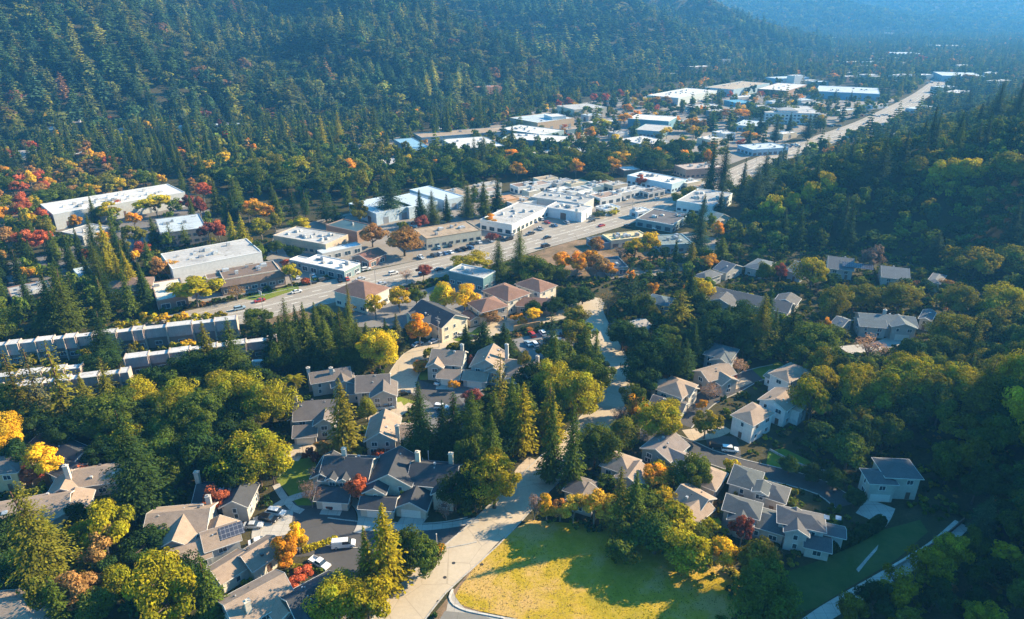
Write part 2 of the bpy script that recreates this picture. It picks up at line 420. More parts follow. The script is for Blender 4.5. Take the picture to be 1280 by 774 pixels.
M_LEAF = leaf_mat('leaf_tissue'); M_LEAFA = leaf_mat('forest_leaf_tissue', True)
M_BARK = mat('bark', (0.11,0.085,0.065)); M_BARKL = mat('bark', (0.22,0.19,0.16)); M_REDBARK = mat('bark', (0.16,0.09,0.06))
VAR = {}
def build_variants():
    rng = np.random.default_rng(11)
    def put(kind, V, F, sh, tr, W, H, bark):
        c = np_mesh('crown', V, F, [('shade', sh)]); c.materials.append(M_LEAF); tr.materials.append(bark)
        VAR.setdefault(kind, []).append((c, tr, W, H))
    for i in range(6):
        V,F,s,LC = crown_broad(rng, 9, 9.5, lobes=26+5*i, per=230, base=0.10, leaf=0.235)
        put('oak', V,F,s, trunk_mesh('trunk', rng, 9.5, 0.34, LC[::3]), 9, 9.5, M_BARK)
    for i in range(4):
        V,F,s,LC = crown_broad(rng, 7, 10, lobes=26, per=170, leaf=0.24, base=0.16)
        put('leafy', V,F,s, trunk_mesh('trunk', rng, 10, 0.22, LC[::3]), 7, 10, M_BARKL)
    for i in range(3):
        V,F,s,LC = crown_broad(rng, 7, 8, lobes=30, per=40, leaf=0.14, base=0.2)
        put('bare', V,F,s, trunk_mesh('trunk', rng, 8, 0.2, LC, top=0.5), 7, 8, M_BARKL)
    for i in range(5):
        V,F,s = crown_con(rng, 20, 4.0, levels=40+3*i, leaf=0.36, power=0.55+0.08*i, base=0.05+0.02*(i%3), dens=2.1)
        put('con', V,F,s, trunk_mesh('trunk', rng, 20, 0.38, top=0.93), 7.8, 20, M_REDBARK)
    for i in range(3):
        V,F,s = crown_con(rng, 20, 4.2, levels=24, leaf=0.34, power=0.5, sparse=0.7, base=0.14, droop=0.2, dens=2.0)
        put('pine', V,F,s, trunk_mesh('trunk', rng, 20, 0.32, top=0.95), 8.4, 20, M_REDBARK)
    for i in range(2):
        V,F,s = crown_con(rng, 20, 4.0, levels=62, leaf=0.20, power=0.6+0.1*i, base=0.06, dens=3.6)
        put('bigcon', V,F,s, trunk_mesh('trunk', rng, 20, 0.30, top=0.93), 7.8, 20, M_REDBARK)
        V,F,s,LC = crown_broad(rng, 9, 9.5, lobes=52, per=330, base=0.10, leaf=0.15)
        put('bigoak', V,F,s, trunk_mesh('trunk', rng, 9.5, 0.30, LC[::4]), 9, 9.5, M_BARK)
    V,F,s = crown_con(rng, 12, 1.1, levels=30, leaf=0.42, power=0.5, sparse=0.8, base=0.02, droop=-0.5)
    put('cypress', V,F,s, trunk_mesh('trunk', rng, 12, 0.15, top=0.8), 2.2, 12, M_BARK)
    for i in range(3):
        V,F,s,LC = crown_broad(rng, 4, 3, lobes=14, per=60, leaf=0.26, base=0.0)
        put('shrub', V,F,s, trunk_mesh('trunk', rng, 3, 0.08, LC[::2]), 4, 3, M_BARK)
    # palm: arching fronds of paired leaflets
    Cs, Ns, Ups = [], [], []
    for b in range(26):
        a = rng.uniform(0,6.28); el = rng.uniform(-0.25,1.2); k = 12
        s = np.linspace(0.2, 2.6, k)
        x = s*math.cos(el); z = 8+s*math.sin(el)-0.22*s*s
        for sd in (-1,1):
            lat = sd*0.22*np.sin(np.linspace(0.3,3.0,k))
            Cs.append(np.stack([math.cos(a)*x-math.sin(a)*lat, math.sin(a)*x+math.cos(a)*lat, z], 1))
            Ns.append(np.tile([-math.sin(a)*sd*0.4,math.cos(a)*sd*0.4,1],(k,1)))
            Ups.append(np.tile([math.cos(a)-math.sin(a)*sd, math.sin(a)+math.cos(a)*sd, -0.4],(k,1)))
    C = np.vstack(Cs); V,F = cards(C, np.vstack(Ns), np.full(len(C),0.36), 0.3, rng, np.vstack(Ups))
    sh = np.repeat(rng.uniform(0.8,1.2,(len(C),1)),4,0)*np.ones(3)
    put('palm', V,F,sh, trunk_mesh('trunk', rng, 8, 0.22, top=1.0), 5, 10, M_BARKL)
build_variants()

COLS = {  # foliage colours and the words for them
 'dk':  ((0.036,0.070,0.018), 'dark green'), 'gn': ((0.095,0.130,0.018), 'green'), 'ol': ((0.180,0.170,0.020), 'olive green'),
 'yg':  ((0.290,0.260,0.014), 'yellow-green'), 'gy': ((0.13,0.14,0.06), 'grey-green'), 'bl': ((0.052,0.088,0.044), 'bluish green'),
 'ye':  ((0.62,0.41,0.022), 'golden yellow'), 'or': ((0.60,0.29,0.025), 'orange'), 'rd': ((0.46,0.12,0.05), 'red'),
 'dr':  ((0.22,0.07,0.05), 'dark red'), 'br': ((0.32,0.18,0.06), 'rust brown'), 'pk': ((0.40,0.26,0.19), 'bare pinkish'), 'pu': ((0.23,0.155,0.13), 'bare purplish'),
 'ly': ((0.46,0.38,0.018), 'lime yellow'), 'go': ((0.44,0.29,0.03), 'dull gold')}
KNAME = {'oak':('broadleaf_tree','broadleaf tree','spreading'), 'leafy':('deciduous_tree','deciduous tree','leafy'), 'bare':('bare_tree','tree','twiggy'),
         'con':('conifer_tree','conifer','conical'), 'pine':('pine_tree','pine','open'), 'cypress':('cypress_tree','cypress','narrow'),
         'shrub':('shrub','shrub','low'), 'palm':('palm_tree','palm tree','feathery')}
PLANTS = []     # (root, kind, colour key, height) for the label pass
TREEPOS = []
def plant(kind, col, base, h, w, seed=None, group=None):
    r = random.Random(seed if seed is not None else len(PLANTS)*13+5)
    c, t, W0, H0 = r.choice(VAR['bigcon' if kind == 'con' and w > 11 else 'bigoak' if kind == 'oak' and w > 11.5 and base[1] < 260 else kind])
    nm = KNAME[kind][0]
    root = empty(nm, base, r.uniform(0, 6.28))
    sx, sz = w/W0, h/H0
    rgb, _ = COLS[col]; j = r.uniform(0.82,1.2); g = r.uniform(0.92,1.08)
    cr = link('crown', c, None, root, scale=(sx*r.uniform(0.93,1.07), sx*r.uniform(0.93,1.07), sz))
    cr.color = (min(rgb[0]*j*g,0.9), rgb[1]*j, rgb[2]*j, 1)
    link('trunk', t, None, root, scale=(min(sx,sz*1.2), min(sx,sz*1.2), sz))
    PLANTS.append((root, kind, col, h, group)); TREEPOS.append((base[0], base[1], w/2))
    return root
def tree(kind, col, cx, ty, by, w):
    """read off the photo: crown centre, top, foot and width in its pixels -> real position and size"""
    b = at(cx, by); p0 = proj(b)
    lo, hi = 0.5, 60.0
    for _ in range(24):
        m = (lo+hi)/2
        if proj((b[0],b[1],b[2]+m))[1] > ty: lo = m
        else: hi = m
    h = (lo+hi)/2; wm = w/FPX*proj((b[0],b[1],b[2]+h*0.5))[2]
    mx = {'oak':16,'leafy':14,'bare':11,'con':34,'pine':34,'cypress':16,'shrub':4.5,'palm':11}[kind]
    h = min(h, mx)
    if kind in ('leafy','oak','bare'): h = min(h, 1.45*wm+1)
    elif kind in ('con','pine'): wm = max(wm, .26*h)
    return plant(kind, col, b, h, wm)

def merged(name, items, label=None, cat=None):
    """many far plants as ONE mesh: items = (proto, x,y,z, sx, sz, rot, rgb)"""
    Vs, Fs, Sh, Ti = [], [], [], []; n = 0
    for (V,F,s), x,y,z,sx,sz,ro,rgb in items:
        c, sn = math.cos(ro)*sx, math.sin(ro)*sx
        W = np.empty_like(V); W[:,0] = V[:,0]*c-V[:,1]*sn+x; W[:,1] = V[:,0]*sn+V[:,1]*c+y; W[:,2] = V[:,2]*sz+z
        Vs.append(W); Fs.append(F+n); n += len(V); Sh.append(s); Ti.append(np.tile(np.array(rgb,float),(len(V),1)))
    me = np_mesh(name, np.vstack(Vs), np.vstack(Fs), [('shade',np.vstack(Sh)),('tint',np.vstack(Ti))])
    o = link(name, me, M_LEAFA); tag(o, label, cat, None, 'stuff'); return o
# ---------------------------------------------------------------- buildings
import bmesh
WHITE = (0.80,0.79,0.76); GLASS = (0.045,0.075,0.10)
def rot2(x, y, a): return (x*math.cos(a)-y*math.sin(a), x*math.sin(a)+y*math.cos(a))

_WM = {}
def win_mesh(w, h, what):
    k = (round(w,2), round(h,2), what)
    if k in _WM: return _WM[k]
    mb = MB()
    if what == 'pane':
        mb.box(-w/2,-0.05,0,w/2,0.02,h); m = mat('glass', GLASS)
    elif what == 'frame':
        t = 0.11
        for b in ((-w/2-t,-t,w/2+t,0),(-w/2-t,h,w/2+t,h+t),(-w/2-t,0,-w/2,h),(w/2,0,w/2+t,h)):
            mb.box(b[0],-0.09,b[1],b[2],0.0,b[3])
        if w > 1.0: mb.box(-0.035,-0.08,0,0.035,-0.052,h)
        m = mat('paint', WHITE)
    elif what == 'garage':
        n = 4
        for i in range(n): mb.box(-w/2,-0.05,h*i/n+0.02,w/2,0.02,h*(i+1)/n-0.02)
        mb.box(-w/2,-0.03,0,w/2,0.02,h); m = mat('paint', (0.74,0.71,0.64))
    elif what == 'dock':
        for i in range(6): mb.box(-w/2,-0.05,h*i/6+0.02,w/2,0.02,h*(i+1)/6-0.02)
        mb.box(-w/2,-0.03,0,w/2,0.02,h); m = mat('paint', (0.22,0.24,0.26))
    elif what == 'door':
        mb.box(-w/2,-0.05,0,w/2,0.02,h); m = mat('paint', (0.16,0.10,0.07))
    me = mb.mesh(what); me.materials.append(m); _WM[k] = me; return me

def roof_geo(mb, fas, wing, t=0.2):
    x0,y0,w,d,he,kind,pitch = wing[:7]
    ov = 0.5; x1, y1 = x0+w, y0+d; e = 0.004
    if kind in ('x','y'):
        flip = kind == 'y'
        a0,a1,b0,b1 = (y0,y1,x0,x1) if not flip else (x0,x1,y0,y1)     # a: across, b: along the ridge
        am = (a0+a1)/2; ze = he-ov*pitch+e; zr = he+pitch*(a1-a0)/2+e
        prof = [(a0-ov,ze+t),(am,zr+t),(a1+ov,ze+t),(a1+ov,ze),(am,zr),(a0-ov,ze)]
        P = lambda a,b,z: (b,a,z) if not flip else (a,b,z)
        n = 6
        def ext(M, pr, lo, hi):
            k = len(pr); vs = [P(a,lo,z) for a,z in pr]+[P(a,hi,z) for a,z in pr]
            M.add(vs, [tuple(range(k)), tuple(range(2*k-1,k-1,-1))]+[(i,k+i,k+(i+1)%k,(i+1)%k) for i in range(k)])
        ext(mb, prof, b0-ov, b1+ov)
        fp = [(a0-ov-.04,ze+t+.03),(am,zr+t+.04),(a1+ov+.04,ze+t+.03),(a1+ov+.04,ze-.1),(am,zr-.1),(a0-ov-.04,ze-.1)]
        ext(fas, fp, b0-ov-.09, b0-ov-.01); ext(fas, fp, b1+ov+.01, b1+ov+.09)
        for s, lo in ((a0-ov-.14, a0-ov-.02),(a1+ov+.02, a1+ov+.14)):
            vs = [P(s,b0-ov,ze),P(lo,b0-ov,ze),P(lo,b1+ov,ze),P(s,b1+ov,ze),P(s,b0-ov,ze+.16),P(lo,b0-ov,ze+.16),P(lo,b1+ov,ze+.16),P(s,b1+ov,ze+.16)]
            fas.add(vs, [(4,5,6,7),(3,2,1,0),(0,1,5,4),(1,2,6,5),(2,3,7,6),(3,0,4,7)])
        return zr
    if kind == 'hip':
        X0,X1,Y0,Y1 = x0-ov,x1+ov,y0-ov,y1+ov; W,D = X1-X0,Y1-Y0; ze = he+e; m = min(W,D)/2; zr = ze+pitch*m
        if W >= D: r = [(X0+m,(Y0+Y1)/2,zr),(X1-m+1e-3,(Y0+Y1)/2,zr)]; fs = [(0,1,5,4),(1,2,5),(2,3,4,5),(3,0,4)]
        else: r = [((X0+X1)/2,Y0+m,zr),((X0+X1)/2,Y1-m+1e-3,zr)]; fs = [(0,1,4),(1,2,5,4),(2,3,5),(3,0,4,5)]
        z1 = ze+t
        vs = [(X0,Y0,z1),(X1,Y0,z1),(X1,Y1,z1),(X0,Y1,z1)]+[(a,b,c+t) for a,b,c in r]+[(X0,Y0,ze),(X1,Y0,ze),(X1,Y1,ze),(X0,Y1,ze)]
        mb.add(vs, fs+[(6,7,1,0),(7,8,2,1),(8,9,3,2),(9,6,0,3),(9,8,7,6)])
        for b in ((X0-.1,Y0-.1,X1+.1,Y0-.01),(X0-.1,Y1+.01,X1+.1,Y1+.1),(X0-.1,Y0-.01,X0-.01,Y1+.01),(X1+.01,Y0-.01,X1+.1,Y1+.01)):
            fas.box(b[0],b[1],ze+.03,b[2],b[3],ze+t-.02)
        return zr
    if kind == 'mansard':
        X0,X1,Y0,Y1 = x0-.6,x1+.6,y0-.6,y1+.6; i = 2.2; H = pitch
        vs = [(X0,Y0,he),(X1,Y0,he),(X1,Y1,he),(X0,Y1,he),(X0+i,Y0+i,he+H),(X1-i,Y0+i,he+H),(X1-i,Y1-i,he+H),(X0+i,Y1-i,he+H)]
        mb.add(vs, [(0,1,5,4),(1,2,6,5),(2,3,7,6),(3,0,4,7),(4,5,6,7),(3,2,1,0)])
        for b in ((X0+i-.2,Y0+i-.2,X1-i+.2,Y0+i+.1),(X0+i-.2,Y1-i-.1,X1-i+.2,Y1-i+.2),(X0+i-.2,Y0+i+.1,X0+i+.1,Y1-i-.1),(X1-i-.1,Y0+i+.1,X1-i+.2,Y1-i-.1)):
            fas.box(b[0],b[1],he+H-.1,b[2],b[3],he+H+.35)
        return he+H

def building(name, label, cat, origin, ang, wings, wall=('stucco',(0.5,0.46,0.4)), roof=('shingle',(0.13,0.11,0.10)), fascia=(0.6,0.57,0.52),
             chim=(), style='house', lm=None, group=None, units=0, dormers=(), solar=None, sky=(), wallr=None, frames=True, wmax=9, seed=1, roofs=None):
    rng = random.Random(seed*77+int(abs(origin[0])*10))
    root = empty(name, origin, ang); tag(root, label, cat, group)
    W, Rf, Fa, Pa = MB(), MB(), MB(), MB()
    ztop = 0
    for i, wg in enumerate(wings):
        x0,y0,w,d,he,kind,pitch = wg[:7]; e = 0.013*i; a0,b0,a1,b1 = x0+e,y0+e,x0+w-e,y0+d-e
        if kind == 'x':
            zr = he+pitch*d/2; pr = [(b0,-1.5),(b1,-1.5),(b1,he),((b0+b1)/2,zr),(b0,he)]
            vs = [(a0,y,z) for y,z in pr]+[(a1,y,z) for y,z in pr]
            W.add(vs, [(4,3,2,1,0),(5,6,7,8,9)]+[(k,(k+1)%5,5+(k+1)%5,5+k) for k in range(5)])
        elif kind == 'y':
            zr = he+pitch*w/2; pr = [(a0,-1.5),(a1,-1.5),(a1,he),((a0+a1)/2,zr),(a0,he)]
            vs = [(x,b0,z) for x,z in pr]+[(x,b1,z) for x,z in pr]
            W.add(vs, [(0,1,2,3,4),(9,8,7,6,5)]+[((k+1)%5,k,5+k,5+(k+1)%5) for k in range(5)])
        elif kind == 'flat':
            W.box(a0,b0,-1.5,a1,b1,he-.45); Rf.box(a0+.3,b0+.3,he-.449,a1-.3,b1-.3,he-.33)
            p = .32
            Pa.box(a0-.06,b0-.06,he-.45,a1+.06,b0+p,he); Pa.box(a0-.06,b1-p,he-.45,a1+.06,b1+.06,he)
            Pa.box(a0-.06,b0+p,he-.45,a0+p,b1-p,he); Pa.box(a1-p,b0+p,he-.45,a1+.06,b1-p,he)
        else: W.box(a0,b0,-1.5,a1,b1,he)
        if kind != 'flat': ztop = max(ztop, roof_geo(Rf, Fa, wg))
        c = [rot2(x,y,ang) for x,y in ((x0,y0),(x0+w,y0),(x0+w,y0+d),(x0,y0+d))]
        FOOT.append(np.array([(origin[0]+x, origin[1]+y) for x,y in c]))
    obj('wall', W, mat(*wall), root)
    ro = obj('roof', Rf, mat(*roof), root)
    if Fa.v: obj('fascia', Fa, mat('paint', fascia), root)
    if Pa.v: obj('parapet', Pa, mat('paint', fascia), root)
    for cx, cy, hh in chim:
        z = wings[0][4]; mb = MB().box(cx-.55,cy-.45,0 if cx < wings[0][0] or cx > wings[0][0]+wings[0][2] else z,cx+.55,cy+.45,hh)
        mb.box(cx-.65,cy-.55,hh,cx+.65,cy+.55,hh+.15).box(cx-.25,cy-.2,hh+.15,cx+.25,cy+.2,hh+.5)
        obj('chimney', mb, mat('stucco', tuple(min(x*1.15,.8) for x in wall[1])), ro)
    w0 = wings[0]
    for k in range(int(units*1.8)):
        s = rng.uniform(0.7,2.1); h = rng.uniform(0.6,1.5)
        ux = w0[0]+rng.uniform(.12,.85)*w0[2]; uy = w0[1]+rng.uniform(.2,.8)*w0[3]; z = w0[4]-.33 if w0[5]=='flat' else w0[4]+w0[6]
        mb = MB().box(ux-s*.7,uy-s*.5,z,ux+s*.7,uy+s*.5,z+h); mb.box(ux-s*.45,uy-s*.3,z+h,ux+s*.45,uy+s*.3,z+h+.18)
        obj('rooftop_unit', mb, mat('metal', rng.choice([(0.5,0.5,0.5),(0.35,0.36,0.37),(0.65,0.65,0.63)])), ro)
    if style == 'house' and origin[1] < 330 and w0[5] in ('x','y'):
        for k in range(rng.randint(2,4)):
            vx, vy = w0[0]+w0[2]*rng.uniform(.15,.85), w0[1]+w0[3]*rng.uniform(.15,.85)
            ac, mid = (vy, w0[1]+w0[3]/2) if w0[5]=='x' else (vx, w0[0]+w0[2]/2); half = (w0[3] if w0[5]=='x' else w0[2])/2
            z = w0[4]+w0[6]*(half-abs(ac-mid)); s = rng.choice([.12,.16,.3])
            obj('roof_vent', MB().box(vx-s,vy-s,z,vx+s,vy+s,z+.28+s*1.2), mat('metal', rng.choice([(.5,.5,.5),(.6,.58,.54),(.12,.12,.12)])), ro)
    for sx, sy, w, d, z, sl in sky:     # skylights lying on a slope: z at centre, slope along y
        mb = MB(); hz = lambda y: z+sl*(y-sy)
        vs = [(sx-w/2,sy-d/2,hz(sy-d/2)+.22),(sx+w/2,sy-d/2,hz(sy-d/2)+.22),(sx+w/2,sy+d/2,hz(sy+d/2)+.22),(sx-w/2,sy+d/2,hz(sy+d/2)+.22)]
        vs += [(a,b,c+.14) for a,b,c in vs]
        mb.add(vs, [(4,5,6,7),(0,1,5,4),(1,2,6,5),(2,3,7,6),(3,0,4,7)]); obj('skylight', mb, mat('glass',(0.35,0.4,0.45)), ro)
    if solar:
        sx, sy, w, d, z, sl = solar; mb = MB(); hz = lambda y: z+sl*(y-sy)
        vs = [(sx-w/2,sy-d/2,hz(sy-d/2)+.24),(sx+w/2,sy-d/2,hz(sy-d/2)+.24),(sx+w/2,sy+d/2,hz(sy+d/2)+.24),(sx-w/2,sy+d/2,hz(sy+d/2)+.24)]
        vs += [(a,b,c+.07) for a,b,c in vs]
        mb.add(vs, [(4,5,6,7),(0,1,5,4),(1,2,6,5),(2,3,7,6),(3,0,4,7)]); obj('solar_panel', mb, mat('solar',(0.05,0.055,0.075)), ro)
    # openings
    def blocked(i, x, y, z):
        for j, g in enumerate(wings):
            if j != i and g[0]-.3 < x < g[0]+g[2]+.3 and g[1]-.3 < y < g[1]+g[3]+.3 and z < g[4]+(.5*g[6]*min(g[2],g[3])*.5 if g[5] in 'xyhip' else .3): return True
        return False
    def put(what, x, y, z, a, w, h, fr=True):
        o = link({'pane':'window','garage':'garage_door','dock':'roller_door','door':'door'}[what], win_mesh(w,h,what), None, root, loc=(x,y,z), rotz=a)
        if fr and what == 'pane' and frames: link('window_frame', win_mesh(w,h,'frame'), None, o)
        return o
    for i, g in enumerate(wings):
        x0,y0,w,d,he,kind,pitch = g[:7]; op = g[7] if len(g) > 7 else ''
        e = 0.013*i
        if op == 'garage':
            gw = min(4.9, w-1.2); put('garage', x0+w/2, y0+e-.001, 0.05, 0, gw, 2.25)
        faces = [('f', x0, y0+e, w, 0.0), ('r', x0+w-e, y0, d, math.pi/2), ('l', x0+e, y0, d, -math.pi/2)]
        for fn, fx, fy, ln, a in faces:
            if style == 'none': continue
            if style == 'house':
                zs = [1.0] if he < 4.3 else [1.0, he-1.95]
                n = max(1, min(4, int(ln/3.7))); ww, hh = 1.45, 1.25
            elif style == 'office':
                n = max(1, min(wmax, int(ln/3.6))); ww, hh = min(2.3, ln/n*.62), 1.45
                zs = [1.1+3.2*k for k in range(max(1, int((he-.8)/3.2)))]
            elif style == 'shop':
                n = max(1, min(wmax, int(ln/4.5))); ww, hh = min(3.2, ln/n*.72), 2.1; zs = [0.5]
            elif style == 'ware':
                n = max(1, min(5, int(ln/12))); ww, hh = 3.6, min(3.8, he-1.8); zs = [0.05]
            for z in zs:
                for k in range(n):
                    s = (k+.5)/n*ln+(rng.uniform(-.25,.25) if style=='house' else 0)
                    x, y = (fx+s, fy) if fn == 'f' else (fx, fy+s)
                    ox, oy = {'f':(0,-.3),'r':(.3,0),'l':(-.3,0)}[fn]
                    if blocked(i, x+ox, y+oy, z+.6): continue
                    if op == 'garage' and fn == 'f' and z < 2: continue
                    if style == 'house' and i == 0 and fn == 'f' and z < 2 and k == n-1 and op != 'garage':
                        put('door', x, y, 0.1, a, 1.1, 2.1); continue
                    if style == 'ware':
                        put('dock' if rng.random() < .7 else 'door', x, y, 0.05, a, ww if rng.random()<.8 else 1.2, hh); continue
                    put('pane', x, y, z, a, ww*(rng.choice([.6,1,1.15]) if style=='house' else 1), hh)
    if lm:
        m = root.location+Vector((*rot2(w0[0]+w0[2]/2, w0[1]+w0[3]/2, ang), w0[4]/2)); landmark(lm, m)
    return root

def rect3(A, B, C, h):
    a, b, c = at(*A,h), at(*B,h), at(*C,h)
    u = Vector((b.x-a.x, b.y-a.y)); w = u.length; ang = math.atan2(u.y, u.x)
    n = Vector((-u.y, u.x))/w; d = max(4.0, (Vector((c.x-b.x, c.y-b.y))).dot(n))
    z = min(a.z, b.z, c.z); return Vector((a.x, a.y, z)), ang, w, d

def flat(A, B, C, h, roofc, wallc, style, name, label, lm, rk='membrane', units=3, cat='building', wk='stucco', fascia=None, extra=(), **k):
    o, ang, w, d = rect3(A, B, C, h)
    return building(name, label, cat, o, ang, [(0,0,w,d,h,'flat',0)]+[tuple(e) for e in extra], (wk,wallc), (rk,roofc), fascia or tuple(min(.82,x*1.1) for x in wallc),
             style=style, lm=lm, units=units, frames=o.y < 330, **k)
def house3(A, B, C, h, kind, pitch, label, lm, wall=(0.5,0.46,0.4), roof=(0.13,0.11,0.10), extra=(), name='house', cat='house', wk='stucco', **k):
    o, ang, w, d = rect3(A, B, C, h)
    ex = [e(w,d) if callable(e) else e for e in extra]
    return building(name, label, cat, o, ang, [(0,0,w,d,h,kind,pitch)]+ex, (wk,wall), ('shingle',roof), lm=lm, frames=o.y < 420, **k)
def housec(cx, cy, deg, w, d, h, kind, pitch, label, lm, wall=(0.5,0.46,0.4), roof=(0.13,0.11,0.10), extra=(), name='house', cat='house', wk='stucco', **k):
    c = at(cx, cy, h); a = R(deg); dx, dy = rot2(w/2, d/2, a)
    return building(name, label, cat, Vector((c.x-dx, c.y-dy, c.z)), a, [(0,0,w,d,h,kind,pitch)]+list(extra), (wk,wall), ('shingle',roof), lm=lm, **k)

# ---------------------------------------------------------------- roads and ground sheets
def smooth_line(pts, step=4.0):
    P = [np.array(p[:2]) for p in pts]; P = [2*P[0]-P[1]]+P+[2*P[-1]-P[-2]]; out = []
    for i in range(1, len(P)-2):
        n = max(2, int(np.linalg.norm(P[i+1]-P[i])/step))
        for k in range(n):
            t = k/n; a,b,c,d = P[i-1],P[i],P[i+1],P[i+2]
            out.append(0.5*((2*b)+(-a+c)*t+(2*a-5*b+4*c-d)*t*t+(-a+3*b-3*c+d)*t**3))
    out.append(P[-2]); return np.array(out)
def offset_line(Lw, off):
    t = np.gradient(Lw, axis=0); t /= np.linalg.norm(t, axis=1, keepdims=True)
    n = np.stack([-t[:,1], t[:,0]], 1); return Lw+n*np.asarray(off).reshape(-1,1) if np.ndim(off) else Lw+n*off
def ribbon(name, Lw, w0, w1, z, m, kind='structure', thick=0.0):
    """strip between offsets w0..w1 (left of travel is +); widths may vary along it"""
    a, b = offset_line(Lw, w0), offset_line(Lw, w1); n = len(Lw)
    za, zb = terr(a)+z, terr(b)+z
    mb = MB(); vs = [(a[i,0],a[i,1],za[i]) for i in range(n)]+[(b[i,0],b[i,1],zb[i]) for i in range(n)]
    fs = [(i,n+i,n+i+1,i+1) for i in range(n-1)] if np.mean(np.atleast_1d(w0)) > np.mean(np.atleast_1d(w1)) else [(i,i+1,n+i+1,n+i) for i in range(n-1)]
    mb.add(vs, fs)
    if thick > 0:
        k = len(mb.v)
        mb.v += [(x,y,zz-thick) for x,y,zz in mb.v[:2*n]]
        mb.f += [(i,i+1,k+i+1,k+i) for i in range(n-1)]+[(n+i+1,n+i,k+n+i,k+n+i+1) for i in range(n-1)]
        mb.f += [(0,k,k+n,n),(n-1,2*n-1,k+2*n-1,k+n-1)]
    o = obj(name, mb, m); tag(o, kind=kind); return o
def road(name, px, width, m, z=0.02, kerb=True, step=4.0, reg=True, world=None):
    Lw = smooth_line([at(*p) for p in px] if world is None else world, step)
    w = np.interp(np.linspace(0,1,len(Lw)), np.linspace(0,1,len(width)), width) if np.ndim(width) else np.full(len(Lw), width)
    ribbon(name, Lw, w/2, -w/2, z, m)
    if kerb:
        ribbon('kerb', Lw, w/2+.28, w/2+.002, 0.13, mat('concrete',(0.44,0.42,0.38)), thick=.2)
        ribbon('kerb', Lw, -w/2-.002, -w/2-.28, 0.13, mat('concrete',(0.44,0.42,0.38)), thick=.2)
    if reg: ROADS.append((Lw, float(np.mean(w))/2))
    return Lw, w
def sheet(name, px, z, m, reg=False, world=False, kind='structure'):
    pts = [(p[0],p[1]) for p in px] if world else [tuple(at(*p)[:2]) for p in px]
    poly = np.array(pts); hs = terr(poly)
    if hs.max() < 0.05:
        mb = MB(); mb.add([(x,y,z) for x,y in pts], [tuple(range(len(pts)))])
        me = mb.mesh(name)
        if me.polygons[0].normal.z < 0: me.flip_normals()
        o = link(name, me, m)
    else:
        lo, hi = poly.min(0), poly.max(0); s = max(0.8, (hi-lo).max()/90)
        nx, ny = int((hi[0]-lo[0])/s)+2, int((hi[1]-lo[1])/s)+2
        gx, gy = np.meshgrid(lo[0]+np.arange(nx)*s, lo[1]+np.arange(ny)*s, indexing='ij'); G = np.stack([gx.ravel(), gy.ravel()],1)
        H = terr(G)+z+.05
        F = []
        i, j = np.meshgrid(np.arange(nx-1), np.arange(ny-1), indexing='ij'); i, j = i.ravel(), j.ravel()
        cen = np.stack([lo[0]+(i+.5)*s, lo[1]+(j+.5)*s],1); k = in_poly(cen, poly)
        i, j = i[k], j[k]; F = np.stack([i*ny+j,(i+1)*ny+j,(i+1)*ny+j+1,i*ny+j+1],1)
        me = np_mesh(name, np.column_stack([G,H]), F); o = link(name, me, m)
    tag(o, kind=kind)
    if reg: FOOT.append(poly)
    return o

